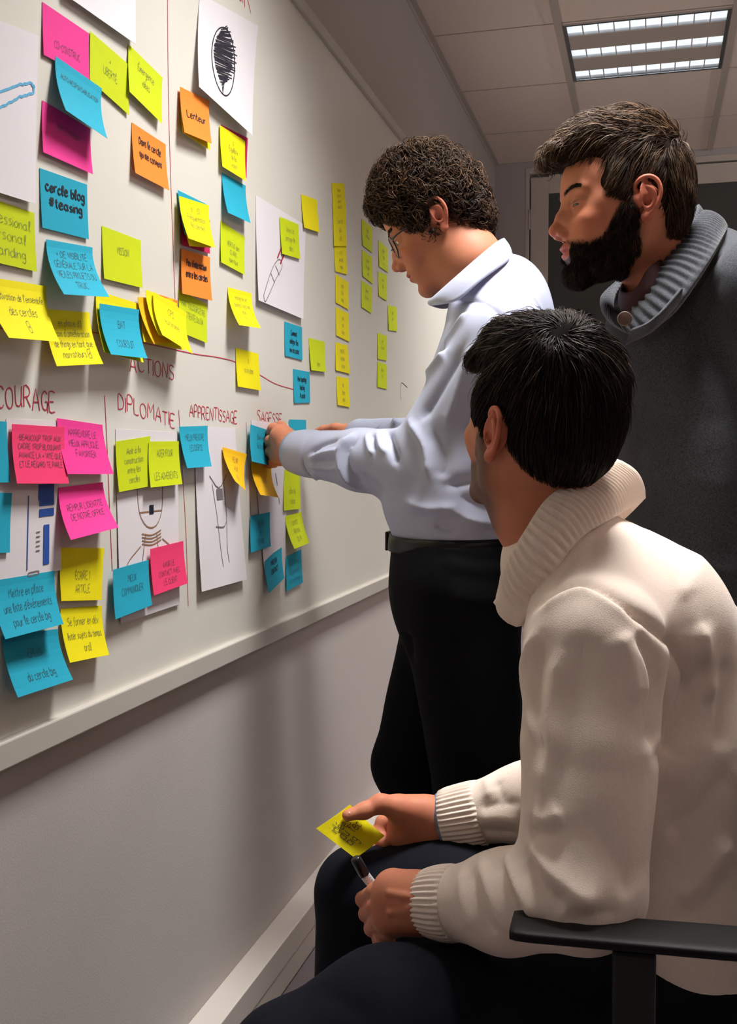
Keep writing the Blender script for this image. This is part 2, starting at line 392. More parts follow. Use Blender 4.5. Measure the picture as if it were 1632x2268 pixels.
# red writing on the board, laid out along the board's own plane
def bd(u, v, off=.0006):
    return on_x(u, v, X0 + off)
def board_text(txt, uv0, uv1, hpx0, seed, name='marker_heading', width=.09):
    """text whose baseline runs from uv0 to uv1 on the board; height in metres"""
    a, b = bd(*uv0), bd(*uv1)
    st, w = text_strokes(txt, seed, .5)
    ey = (b - a) / w; k = hpx0 / 6.0
    def fm(x, y): p = a + ey * x; return (X0 + .0006, p.y, p.z + y * k)
    sx = ey.length
    pol = [[(x, y) for x, y in s] for s in st]
    # ribbon width in font units (x and y scales differ slightly)
    return ribbons(pol, width / ((sx + k) / 2) * .021, fm).build(name, M_RED, wb)
def board_line(pts, w=.0016, name='marker_line'):
    p3 = [bd(*q) for q in pts]
    pol = [[(p.y, p.z) for p in p3]]
    ribbons(pol, w, lambda y, z: (X0 + .0006, y, z), smooth=5).build(name, M_RED, wb)
board_text('COURAGE', (-8, 900), (122, 909), .0275, 3)
board_text('DIPLOMATIE', (262, 906), (387, 946), .0240, 4)
board_text('APPRENTISSAGE', (420, 924), (525, 938), .0220, 5)
board_text('SAGESSE', (570, 934), (624, 940), .0230, 6)
board_text('ACTIONS', (288, 820), (385, 842), .0250, 7)
board_text('VADOR'[:0] + 'OUR', (505, -20), (556, 26), .045, 8)
board_line([(371, -20), (374, 250), (384, 556), (388, 662)])
board_line([(-30, 723), (60, 733), (212, 737), (330, 762), (432, 784), (480, 791), (525, 803), (575, 830), (610, 850), (652, 863)])
board_line([(232, 876), (238, 1000), (243, 1130), (249, 1265)])
board_line([(396, 908), (404, 1040), (412, 1180), (417, 1342)])
board_line([(545, 935), (548, 1000), (552, 1060), (556, 1160)])
ribbons([[(p.y, p.z) for p in [bd(*q) for q in [(902, 858), (889, 848), (887, 870), (888, 885)]]]], .002, lambda y, z: (X0 + .0006, y, z), smooth=4).build('marker_line', M_INK, wb)
# ------------------------------------------------------------------ sheets of paper and sticky notes
def paper_mat(name, c, tr=.18):
    m = mat(name, srgb(c), .75, spec=.25, noise=.02, nscale=40)
    return m
NC = dict(lime=paper_mat('note_lime', (200, 214, 20)), yellow=paper_mat('note_yellow', (236, 222, 14)), pink=paper_mat('note_magenta', (240, 62, 150)),
          rose=paper_mat('note_rose', (238, 62, 112)), blue=paper_mat('note_blue', (36, 164, 192)), orange=paper_mat('note_orange', (246, 138, 52)),
          amber=paper_mat('note_amber', (242, 186, 18)), crimson=paper_mat('note_crimson', (190, 36, 88)))
def patch(c, base, lift, nx=5, ny=8, pw=1.7, sag=0.0, curl=(0, 0)):
    """c: four pixel corners TL TR BR BL on the board; bottom edge stands off by lift"""
    tl, tr = on_x(*c[0], X0 + base), on_x(*c[1], X0 + base)
    l1 = lift + curl[1]; l0 = lift + curl[0]
    br, bl = on_x(*c[2], X0 + base + l1), on_x(*c[3], X0 + base + l0)
    def f(s, t, off=0.0):
        top = tl.lerp(tr, s); bot = bl.lerp(br, s); p = top.lerp(bot, t)
        x = X0 + base + (l0 + (l1 - l0) * s) * (t ** pw) + off + sag * math.sin(math.pi * s) * t
        return (x, p.y, p.z)
    v = [f(i / nx, j / ny) for j in range(ny + 1) for i in range(nx + 1)]
    fc = [(j * (nx + 1) + i, (j + 1) * (nx + 1) + i, (j + 1) * (nx + 1) + i + 1, j * (nx + 1) + i + 1) for j in range(ny) for i in range(nx)]
    return f, v, fc, tl
def thick(v, fc, f, nx, ny, t=.0004):
    """give the sheet a real thickness"""
    n = len(v); v2 = v + [(x - t, y, z) for x, y, z in v]
    f2 = list(fc) + [tuple(reversed([i + n for i in q])) for q in fc]
    W = nx + 1
    ring = [i for i in range(W)] + [j * W + nx for j in range(1, ny + 1)] + [ny * W + i for i in range(nx - 1, -1, -1)] + [j * W for j in range(ny - 1, 0, -1)]
    for a, b in zip(ring, ring[1:] + ring[:1]): f2.append((a, a + n, b + n, b))
    return v2, f2
def sheet(name, color, corners, base, lift, label, lines=(), cat='sticky note', group=None, ink=None, hw=.11, seed=0, area=(.1, .14, .92, .9), pw=1.7, curl=(0, 0), pen=.0011, extra=()):
    f, v, fc, tl = patch(corners, base, lift, pw=pw, curl=curl)
    v2, f2 = thick(v, fc, f, 5, 8)
    me_root = bpy.data.meshes.new(name)
    o = bpy.data.objects.new(name, me_root); link(o); o.location = tl
    V = [(x - tl.x, y - tl.y, z - tl.z) for x, y, z in v2]
    me_root.from_pydata(V, [], f2); me_root.materials.append(NC.get(color, M_PAPER)); me_root.update(); me_root.shade_smooth() if False else None
    tag(o, label, cat, group)
    wm = (Vector(f(0, .3)) - Vector(f(1, .3))).length; hm = (Vector(f(.5, 0)) - Vector(f(.5, 1))).length
    if lines:
        mb = MB(); n = len(lines)
        x0, y0, x1, y1 = area
        rows = (y1 - y0) / n
        for i, tx in enumerate(lines):
            if not tx: continue
            big = tx.startswith('~'); tx = tx.lstrip('~')
            st, w = text_strokes(tx, seed + i)
            k = min((x1 - x0) / w, hw * hm / wm / 6 * 1.25)       # s units per font unit
            kt = min(rows * .62 / 6, k * wm / hm * 1.25)
            sx = x0 + (x1 - x0 - k * w) * (.5 if n > 1 or True else 0)
            by = y0 + rows * (i + .78)
            ww = pen
            u = ww / ((k * wm + kt * hm) / 2)
            ribbons(st, u, lambda x, y: f(sx + x * k, by - y * kt, .0007), mb)
        mb.build('handwriting', ink or M_PEN, o)
    for pol, wdt, m in extra:
        ribbons(pol, wdt, lambda x, y: f(x, y, .0007), smooth=3).build('drawing', m, o)
    return o
NOTES = [
 # colour, TL, TR, BR, BL, layer mm, lift mm, lines, label
 ('pink', (94, 4), (197, 74), (198, 176), (97, 121), 1, 3, ['CO-CONSTRUC'], 'magenta note reading CO-CONSTRUC at the upper left of the board'),
 ('lime', (200, 69), (283, 141), (286, 255), (199, 177), 2, 2, ['+', 'LIBERTÉ', ''], 'lime note reading LIBERTÉ between two notes at upper left'),
 ('lime', (285, 98), (360, 172), (359, 274), (287, 203), 2, 7, ['Émergence', 'idées', ''], 'lime note reading Émergence idées, right of the LIBERTÉ note'),
 ('pink', (94, 222), (200, 285), (206, 386), (96, 337), 1, 6, ['IMPLICATION', ''], 'magenta note reading IMPLICATION, partly under a curled blue note'),
 ('blue', (123, 124), (226, 196), (238, 307), (146, 244), 4, 26, ['AUTO-RESPONSABILISATION', '', ''], 'blue curled note reading AUTO-RESPONSABILISATION over magenta ones'),
 ('blue', (88, 372), (193, 409), (197, 530), (94, 504), 1, 3, ['cercle blog', '#teasing', ''], 'blue note with thick black writing cercle blog #teasing'),
 ('blue', (103, 530), (205, 548), (243, 658), (142, 652), 2, 36, ['+ DE VISIBILITÉ', 'GÉNÉRALE SUR LA', 'VIE/LES PROJETS DU', 'TRUC'], 'blue note curling far off the board under the #teasing note'),
 ('lime', (-62, 424), (76, 472), (82, 602), (-56, 570), 1, 4, ['professional', 'Personal', 'branding'], 'lime note with Personal branding at the left edge of the photo'),
 ('lime', (226, 500), (312, 533), (316, 638), (231, 617), 1, 4, ['MISSION', ''], 'lime note reading MISSION standing alone'),
 ('yellow', (100, 684), (198, 692), (229, 806), (126, 811), 1.5, 24, ['en place d\'1', 'team d\'amélioration', 'de things en tant que', 'narrateurs $'], 'yellow note tucked under the Motivation note, two hands left of ACTIONS'),
 ('yellow', (-32, 612), (103, 634), (133, 757), (20, 748), 5, 34, ['Motivation de l\'ensemble', 'des cercles', '$'], 'yellow curled note reading Motivation de l\'ensemble at the left edge'),
 ('yellow', (213, 643), (308, 673), (318, 803), (231, 780), 2, 22, ['C', '', '', ''], 'yellow note with a letter C, mostly behind a blue note above ACTIONS'),
 ('blue', (221, 672), (308, 686), (327, 794), (246, 785), 9, 26, ['BAT', 'COURSUIT'], 'blue note with faint writing stuck over the yellow C note'),
 ('orange', (352, 652), (394, 666), (391, 740), (355, 730), 1, 3, [], 'small orange note almost hidden behind the pile of yellow notes'),
 ('yellow', (316, 668), (400, 700), (408, 776), (319, 757), 2, 14, [], 'lowest yellow note of the pile above the word ACTIONS'),
 ('amber', (305, 658), (384, 661), (388, 758), (341, 762), 5, 24, [], 'amber note fanned out in the pile above ACTIONS'),
 ('yellow', (323, 641), (392, 672), (402, 760), (352, 742), 9, 26, [], 'yellow creased note just under the front note of the pile'),
 ('yellow', (341, 646), (414, 693), (427, 784), (360, 742), 13, 30, ['CPS', 'Autonomie', ''], 'front yellow note of the pile, reading CPS Autonomie'),
 ('lime', (395, 640), (459, 675), (459, 760), (401, 736), 1, 4, ['FAIT TOUJOURS ÊTRE', 'ATTENTE DU DA', ''], 'lime note under the orange Peu d\'interaction note'),
 ('orange', (402, 551), (465, 570), (470, 666), (404, 650), 3, 6, ['Peu d\'interaction', 'entre les cercles', ''], 'orange note reading Peu d\'interaction entre les cercles'),
 ('orange', (292, 271), (367, 320), (375, 422), (300, 383), 1, 9, ['Dans le cercle', 'qui me convient', ''], 'orange note reading Dans le cercle qui me convient'),
 ('yellow', (400, 196), (462, 227), (466, 333), (405, 294), 1, 8, [], 'yellow note showing as a sliver beneath the orange Lenteur note'),
 ('orange', (399, 192), (464, 224), (469, 318), (409, 293), 5, 12, ['', 'Lenteur', ''], 'orange note reading Lenteur, stuck over a yellow one'),
 ('crimson', (490, 276), (549, 306), (546, 394), (495, 362), 1, 2, [], 'crimson note peeking out behind the yellow Équilibre note'),
 ('yellow', (487, 277), (543, 312), (545, 401), (493, 369), 3, 7, ['c', 'Équilibre', 'de la', 'vision !'], 'yellow note reading Équilibre over a crimson note'),
 ('blue', (492, 382), (544, 411), (555, 494), (505, 471), 1, 15, [], 'plain blue curled note below the yellow Équilibre note'),
 ('crimson', (399, 450), (465, 488), (465, 562), (403, 543), 1, 4, [], 'crimson note at the bottom of a stuck pile above Peu d\'interaction'),
 ('blue', (394, 421), (459, 453), (464, 530), (410, 520), 3, 10, [], 'blue note behind the yellow note with a circled 3'),
 ('yellow', (400, 440), (462, 458), (468, 549), (420, 545), 6, 14, [], 'yellow note directly beneath the circled 3 note'),
 ('yellow', (397, 434), (463, 455), (477, 549), (418, 528), 9, 20, ['0     (3)', 'Fréquentation', 'les cercles', ''], 'yellow curled note with a circled 3 above the crimson one'),
 ('lime', (489, 489), (542, 525), (542, 609), (490, 581), 1, 4, ['.', 'VERTUS des', 'CLANS', 'que nous'], 'lime note reading VERTUS des CLANS below the plain blue note'),
 ('yellow', (505, 636), (557, 650), (578, 727), (530, 720), 1, 30, ['Intégrité et', 'bonnes (qq) mig', 'club,', '(0)'], 'yellow note curling outwards, left of the tall white sheet'),
 ('yellow', (522, 770), (573, 784), (578, 865), (527, 856), 1, 5, ['0', 'ici on idem', ''], 'yellow note crossing the red line, under the curled one'),
 ('lime', (620, 480), (661, 497), (665, 574), (625, 562), 3, 4, ['Univers de', 'partager les', 'idées'], 'lime note on the white sheet with the red rod sketch'),
 ('yellow', (667, 430), (702, 443), (708, 515), (674, 504), 1, 5, [], 'plain yellow note to the upper right of the tall sheet'),
 ('blue', (630, 712), (669, 725), (670, 798), (632, 788), 1, 1.5, ['Comment', 'intégrer les', 'nvx en caste'], 'blue note reading Comment intégrer under the tall sheet'),
 ('blue', (649, 817), (686, 824), (687, 892), (652, 893), 1, 1.5, ['Mon topology', 'hub big', '# caste'], 'blue note with # at the end of the red line'),
 ('lime', (684, 748), (719, 757), (722, 824), (690, 820), 1, 5, ['', '', 'bilan'], 'lime note just right of the blue Comment intégrer note'),
 ('yellow', (735, 405), (762, 406), (767, 470), (738, 473), 1, 1.5, ['Savoir', 'être et', 'entrer', 'dans la'], 'topmost yellow note of the tall far column'),
 ('yellow', (738, 471), (766, 469), (768, 545), (740, 545), 2, 1.5, ['Faire les', 'plus', 'utile'], 'second yellow note from the top of the tall far column'),
 ('yellow', (740, 545), (767, 541), (769, 608), (743, 601), 1, 1.5, ['rôle //', 'partage', 'équipe'], 'third yellow note from the top of the tall far column'),
 ('yellow', (743, 607), (771, 625), (772, 686), (744, 670), 1, 1.5, ['sujets', 'à la', 'mode'], 'fourth yellow note down the tall far column, slanted top edge'),
 ('yellow', (744, 680), (772, 695), (774, 757), (745, 743), 1, 1.5, ['suivi', 'des', 'idées'], 'fifth yellow note down the tall far column'),
 ('yellow', (743, 758), (770, 765), (775, 828), (744, 820), 1, 2, ['MOYENS', 'et plan', 'équipe'], 'sixth yellow note down the tall far column, with a black arrow'),
 ('yellow', (745, 833), (772, 838), (775, 902), (748, 897), 1, 2, ['les', 'temps', 'utiles'], 'lowest yellow note of the tall far column'),
 ('lime', (801, 484), (824, 505), (825, 560), (803, 543), 1, 1.5, ['agile', 'pratique', ''], 'top lime note of the three-note column by the curly-haired man'),
 ('lime', (802, 553), (824, 570), (826, 629), (803, 611), 1, 1.5, ['former', 'les gens', 'vite'], 'middle lime note of the three-note column by the curly-haired man'),
 ('lime', (800, 620), (824, 637), (823, 694), (801, 680), 1, 1.5, ['donner', 'du sens', ''], 'bottom lime note of the three-note column by the curly-haired man'),
 ('lime', (838, 532), (858, 550), (860, 604), (840, 590), 1, 1.5, ['aller', 'vers', 'eux'], 'lime note directly under the man\'s glasses'),
 ('lime', (837, 601), (857, 609), (857, 667), (839, 655), 1, 1.5, ['se voir', 'plus', ''], 'lime note under the one by the glasses'),
 ('lime', (859, 676), (878, 680), (880, 734), (861, 731), 1, 2, ['oser', 'dire', ''], 'rightmost small lime note, below the man\'s chin'),
 ('lime', (836, 737), (857, 744), (857, 799), (837, 795), 1, 1.5, ['rire', 'et jouer', ''], 'upper lime note of the lowest far pair, left of the shirt'),
 ('lime', (836, 801), (857, 808), (857, 862), (836, 857), 1, 1.5, ['tester', 'tout', ''], 'lower lime note of the lowest far pair, left of the shirt'),
 ('blue', (-40, 930), (15, 934), (23, 1068), (-30, 1070), 3, 5, [], 'upper blue note cut by the left edge under COURAGE'),
 ('blue', (-40, 1090), (27, 1092), (22, 1224), (-40, 1226), 3, 5, [], 'lower blue note cut by the left edge under COURAGE'),
 ('pink', (126, 926), (227, 941), (252, 1050), (150, 1050), 2, 16, ['APPRENDRE LE', 'MIEUX APPLIQUÉ', 'FAVORISER', ''], 'magenta note reading FAVORISER under COURAGE at right'),
 ('rose', (27, 939), (143, 946), (153, 1071), (38, 1071), 5, 14, ['-BEAUCOUP TROP AUX', 'CADRE TROP BLOQUANT', 'AVANCE LA + VITE QUE', 'ET LE REGARD TE PARLE', ''], 'large rose note full of writing under COURAGE'),
 ('pink', (130, 1080), (228, 1068), (263, 1168), (157, 1196), 3, 26, ['', 'REMPLIR L\'IDENTITÉ', 'DE NOTRE OFFICE', ''], 'magenta curling note reading REMPLIR, beside the blue-block sketch'),
 ('yellow', (133, 1213), (231, 1214), (226, 1329), (136, 1331), 2, 6, ['', 'ÉCRIRE 1', 'ARTICLE'], 'yellow note reading ÉCRIRE 1 ARTICLE'),
 ('yellow', (134, 1348), (226, 1341), (242, 1450), (155, 1468), 2, 18, ['Se former en dév', 'lister sujets du temps', 'oral'], 'lowest yellow note, under ÉCRIRE 1 ARTICLE'),
 ('blue', (5, 1408), (128, 1393), (162, 1505), (40, 1545), 2, 24, ['EPLUS', 'du cercle big'], 'lowest blue note at the lower left, curling off the board'),
 ('blue', (-18, 1287), (121, 1264), (141, 1382), (12, 1416), 5, 22, ['Mettre en place', 'une liste d\'événements', 'pour le cercle big'], 'blue note reading Mettre en place, above the lowest blue one'),
 ('lime', (256, 978), (333, 966), (331, 1077), (264, 1090), 3, 6, ['Aide à la', 'construction', 'entre les', 'cercles'], 'lime note reading Aide à la construction under DIPLOMATIE'),
 ('lime', (330, 978), (396, 977), (404, 1072), (334, 1080), 5, 10, ['AIDER POUR', '', 'LES ADHÉRENTS'], 'lime note reading AIDER POUR LES ADHÉRENTS'),
 ('blue', (397, 945), (460, 943), (469, 1033), (415, 1037), 5, 14, ['MIEUX PRENDRE', 'LES DISPOS', ''], 'blue note reading MIEUX PRENDRE LES DISPOS under APPRENTISSAGE'),
 ('blue', (251, 1262), (329, 1240), (337, 1340), (256, 1372), 8, 8, ['MIEUX', 'COMMUNIQUER', ''], 'blue note reading MIEUX COMMUNIQUER'),
 ('rose', (333, 1216), (406, 1198), (416, 1292), (341, 1319), 9, 8, ['', 'AVOIR LE', 'CONTACT AVEC', 'LE CLIENT'], 'rose note right of MIEUX COMMUNIQUER'),
 ('amber', (493, 990), (547, 1006), (544, 1086), (521, 1066), 4, 26, ['VENIR', 'AUX', 'RDV'], 'amber note curling on the right of the narrow white sheet'),
 ('amber', (556, 1022), (601, 1035), (617, 1102), (577, 1096), 3, 26, ['', 'faire', ''], 'amber note hanging below the blue note held by the hand'),
 ('blue', (555, 940), (601, 955), (602, 1032), (558, 1022), 8, 12, ['Bien voir', 'le besoin', ''], 'blue note pinched by the standing man\'s left hand'),
 ('blue', (641, 929), (678, 930), (680, 985), (642, 985), 2, 4, [], 'blue note just behind the standing man\'s shirt cuff'),
 ('lime', (630, 1040), (664, 1043), (666, 1127), (629, 1131), 2, 4, ['', 'plan de', 'relais'], 'lime note directly under the shirt cuff'),
 ('lime', (631, 1143), (668, 1134), (686, 1202), (652, 1216), 2, 20, ['UN MOT', 'AUX NVX', 'DU VP'], 'lime curled note, second below the shirt cuff'),
 ('blue', (555, 1143), (598, 1134), (600, 1210), (556, 1224), 3, 5, ['NOTER', 'EN', 'DÉTAIL'], 'blue note below the amber hanging note'),
 ('blue', (585, 1238), (624, 1212), (630, 1280), (596, 1314), 3, 10, ['MISE EN', 'CONTACT', ''], 'blue tilted note, left one of the lowest pair at right'),
 ('blue', (634, 1233), (667, 1217), (671, 1290), (635, 1310), 2, 3, ['À rencontrer', 'la personne', 'façon de faire'], 'blue note with bold black writing, right one of the lowest pair'),
]
THICKP = {5: .0026, 19: .002, 20: .0016, 22: .0018, 35: .0018, 36: .0018, 74: .0016}
for i, (c, a, b, d, e, ly, lf, ln, lab) in enumerate(NOTES):
    bold = i in THICKP
    sheet('sticky_note', c, [a, b, d, e], ly * .001, lf * .001, lab, ln, ink=M_INK if bold else M_PEN, seed=i * 7, pen=THICKP.get(i, .00065), hw=.18 if i in (5, 7, 22) else .092)

def rect(x0, y0, x1, y1): return [(x0, y0), (x1, y0), (x1, y1), (x0, y1), (x0, y0)]
M_BLUEINK = mat('blue_felt_pen', srgb((40, 84, 170)), .6)
M_LBLUE = mat('light_blue_crayon', srgb((92, 172, 214)), .8, noise=.2, nscale=400)
M_GREYINK = mat('grey_pencil', srgb((120, 112, 118)), .7)
M_BROWN = mat('brown_pen', srgb((150, 112, 84)), .7)
M_DRED = mat('dark_red_felt', srgb((170, 34, 62)), .6)
def paper(corners, base, lift, label, extra=(), **k):
    return sheet('paper_sheet', 'paper', corners, base * .001, lift * .001, label, (), cat='paper', extra=extra, **k)
r7 = random.Random(3)
rough = lambda pts, j=.006: [(x + r7.uniform(-j, j), y + r7.uniform(-j, j)) for x, y in pts]
# a plain crayon rod outline
rod = [(.28, .62), (.55, .45), (.80, .335), (.93, .295), (.965, .31), (.955, .35), (.82, .40), (.60, .52), (.32, .70)]
rodd = []
for (ax, ay), (bx_, by_) in zip(rod, rod[1:]):
    for k in range(8): rodd.append((ax + (bx_ - ax) * k / 8, ay + (by_ - ay) * k / 8))
paper([(-165, -20), (86, 80), (80, 452), (-150, 380)], 0.8, 8, 'large white sheet with a light blue crayon outline, cut by the left edge', [(rough(rodd, .004) and [rough(rodd, .004)], .016, M_LBLUE)])
paper([(95, -190), (304, -70), (301, 98), (150, -8)], 0.8, 9, 'white sheet of paper above the LIBERTÉ note at the top edge')
hat = []
for k in range(60):
    t = k / 59; y = .22 + .62 * t
    w = .30 * math.sin(math.pi * min(1, t * 1.05 + .03)) ** .7
    hat.append([(.42 - w * .55 + r7.uniform(-.01, .01), y + r7.uniform(-.01, .01)), (.42 + w * (.55 if k % 3 else .75) + r7.uniform(-.02, .02), y - .05 + r7.uniform(-.01, .01))])
ell = lambda cx, cy, rx, ry, n=20: [(cx + rx * math.cos(2 * math.pi * k / n), cy + ry * math.sin(2 * math.pi * k / n)) for k in range(n + 1)]
paper([(443, -14), (572, 57), (559, 300), (441, 192)], 0.8, 16, 'white sheet with a dark scribbled oval at the top of the board', [(hat, .010, M_INK), ([ell(.42, .53, .2, .33)], .012, M_INK)])
paper([(567, 432), (678, 500), (672, 707), (573, 665)], 0.8, 8, 'tall white sheet with a sketched rod in red and grey',
      [([[(.40, .50), (.62, .14)], [(.46, .54), (.70, .19)]], .02, M_DRED), ([[(.10, .93), (.30, .62), (.44, .50), (.50, .56), (.36, .72), (.14, .98), (.10, .93)], [(.26, .68), (.34, .76)], [(.36, .58), (.44, .66)]], .008, M_GREYINK)])
paper([(14, 927), (134, 934), (136, 1262), (-22, 1300)], 0.8, 4, 'white sheet with stacked blue blocks under COURAGE',
      [([[(.62, .44), (.88, .44)], [(.62, .465), (.88, .465)], [(.62, .49), (.88, .49)]], .05, M_BLUEINK), ([[(.64, .53), (.88, .53)], [(.64, .60), (.88, .60)]], .05, M_BLUEINK),
       ([[(.76, .68), (.76, .94)]], .09, M_BLUEINK), ([[(.46, .48), (.48, .95)]], .012, M_BLUEINK), ([rect(.5, .97, .64, .99), [(.6, .72), (.66, .72)], [(.6, .75), (.66, .75)], [(.6, .78), (.66, .78)], [(.6, .81), (.66, .81)], [(.6, .84), (.66, .84)]], .008, M_GREYINK)])
arc = [(.30, .30), (.33, .44), (.45, .52), (.60, .52), (.70, .44), (.72, .30)]
paper([(256, 950), (394, 958), (398, 1338), (268, 1382)], 0.8, 4, 'white sheet with thin brown arcs and lines under DIPLOMATIE',
      [([arc, [(.33, .44), (.70, .44)]] + [[(.36, .555 + .018 * k), (.52, .57 + .018 * k), (.68, .55 + .018 * k)] for k in range(4)] + [[(.42, .56), (.36, .70)], [(.60, .56), (.64, .69)], [(.34, .62), (.16, .68), (.10, .72)], [(.70, .60), (.88, .66)]], .007, M_BROWN),
       ([[(.49, .43), (.56, .43)]], .05, M_INK)])
paper([(430, 945), (521, 948), (547, 1283), (447, 1311)], 0.8, 10, 'narrow white sheet with faint vertical pencil lines under APPRENTISSAGE',
      [([[(.35, .35), (.42, .55), (.45, .75), (.48, .88)], [(.62, .33), (.64, .55), (.60, .75), (.62, .86)], [(.30, .30), (.50, .38), (.70, .30)], [(.38, .62), (.55, .63), (.62, .60)]], .008, M_GREYINK), ([[(.44, .42), (.58, .42)]], .07, M_GREYINK)])
paper([(556, 930), (640, 940), (630, 1276), (588, 1288)], 0.8, 3, 'white sheet mostly hidden behind notes under SAGESSE', [([[(.6, .32), (.66, .40)], [(.7, .48), (.74, .52)]], .012, M_GREYINK)])
# ------------------------------------------------------------------ implicit-surface modelling kit
def A3(p): return np.array([p[0], p[1], p[2]], dtype=np.float32)
class Body:
    def __init__(s): s.pr = []
    def _add(s, kind, lo, hi, k, op, args): s.pr.append((kind, np.minimum(lo, hi), np.maximum(lo, hi), k, op, args)); return s
    def cone(s, a, b, ra, rb=None, k=.02, op=1, flat=None):
        """round cone a->b; flat=(direction, factor) squashes the section along that direction"""
        rb = ra if rb is None else rb
        a, b = A3(a), A3(b); R = max(ra, rb)
        if flat is not None and flat[1] > 1: R *= flat[1]
        return s._add('c', np.minimum(a, b) - R, np.maximum(a, b) + R, k, op, (a, b, ra, rb, flat))
    def chain(s, pts, rs, k=.02, op=1, flat=None):
        for i in range(len(pts) - 1): s.cone(pts[i], pts[i + 1], rs[i], rs[i + 1], k, op, flat)
        return s
    def ell(s, c, r, rot=None, k=.02, op=1):
        c = A3(c); R = max(r)
        return s._add('e', c - R, c + R, k, op, (c, np.array(r, dtype=np.float32), rot))
    def mesh(s, res, bounds=None):
        lo = np.min([p[1] for p in s.pr if p[4] > 0], axis=0) - 3 * res
        hi = np.max([p[2] for p in s.pr if p[4] > 0], axis=0) + 3 * res
        if bounds is not None: lo = np.maximum(lo, bounds[0]); hi = np.minimum(hi, bounds[1])
        n = np.ceil((hi - lo) / res).astype(int) + 1
        ax = [(lo[i] + res * np.arange(n[i])).astype(np.float32) for i in range(3)]
        F = np.full(tuple(n), .12, dtype=np.float32)
        for kind, plo, phi, k, op, ar in s.pr:
            m = k + 5 * res if op > 0 else k + 2 * res
            i0 = np.maximum(((plo - m - lo) / res).astype(int), 0); i1 = np.minimum(((phi + m - lo) / res).astype(int) + 2, n)
            if np.any(i1 <= i0): continue
            sl = tuple(slice(i0[q], i1[q]) for q in range(3))
            X = ax[0][sl[0]][:, None, None]; Y = ax[1][sl[1]][None, :, None]; Z = ax[2][sl[2]][None, None, :]
            if kind == 'c':
                a, b, ra, rb, flat = ar
                d = b - a; dd = float(d @ d) + 1e-12
                px, py, pz = X - a[0], Y - a[1], Z - a[2]
                t = np.clip((px * d[0] + py * d[1] + pz * d[2]) / dd, 0, 1)
                qx, qy, qz = px - t * d[0], py - t * d[1], pz - t * d[2]
                if flat is not None:
                    w = flat[0]; f = 1.0 / flat[1] - 1
                    h = (qx * w[0] + qy * w[1] + qz * w[2]) * f
                    qx = qx + h * w[0]; qy = qy + h * w[1]; qz = qz + h * w[2]
                    D = np.sqrt(qx * qx + qy * qy + qz * qz) - (ra + (rb - ra) * t)
                    if flat[1] < 1: D = D * (0.5 + 0.5 * flat[1])
                else:
                    D = np.sqrt(qx * qx + qy * qy + qz * qz) - (ra + (rb - ra) * t)
            else:
                c, r, rot = ar
                px, py, pz = X - c[0], Y - c[1], Z - c[2]
                if rot is not None:
                    R = rot
                    ux = px * R[0][0] + py * R[1][0] + pz * R[2][0]; uy = px * R[0][1] + py * R[1][1] + pz * R[2][1]; uz = px * R[0][2] + py * R[1][2] + pz * R[2][2]
                    px, py, pz = ux, uy, uz
                k0 = np.sqrt((px / r[0]) ** 2 + (py / r[1]) ** 2 + (pz / r[2]) ** 2)
                k1 = np.sqrt((px / r[0] ** 2) ** 2 + (py / r[1] ** 2) ** 2 + (pz / r[2] ** 2) ** 2) + 1e-9
                D = k0 * (k0 - 1) / k1
            G = F[sl]
            if op > 0:
                if k > 0:
                    h = np.clip(.5 + .5 * (G - D) / k, 0, 1)
                    F[sl] = G + (D - G) * h - k * h * (1 - h)
                else: F[sl] = np.minimum(G, D)
            else:
                h = np.clip(.5 - .5 * (G + D) / k, 0, 1)
                F[sl] = G + (-D - G) * h + k * h * (1 - h)
        return nets(F, lo, res)
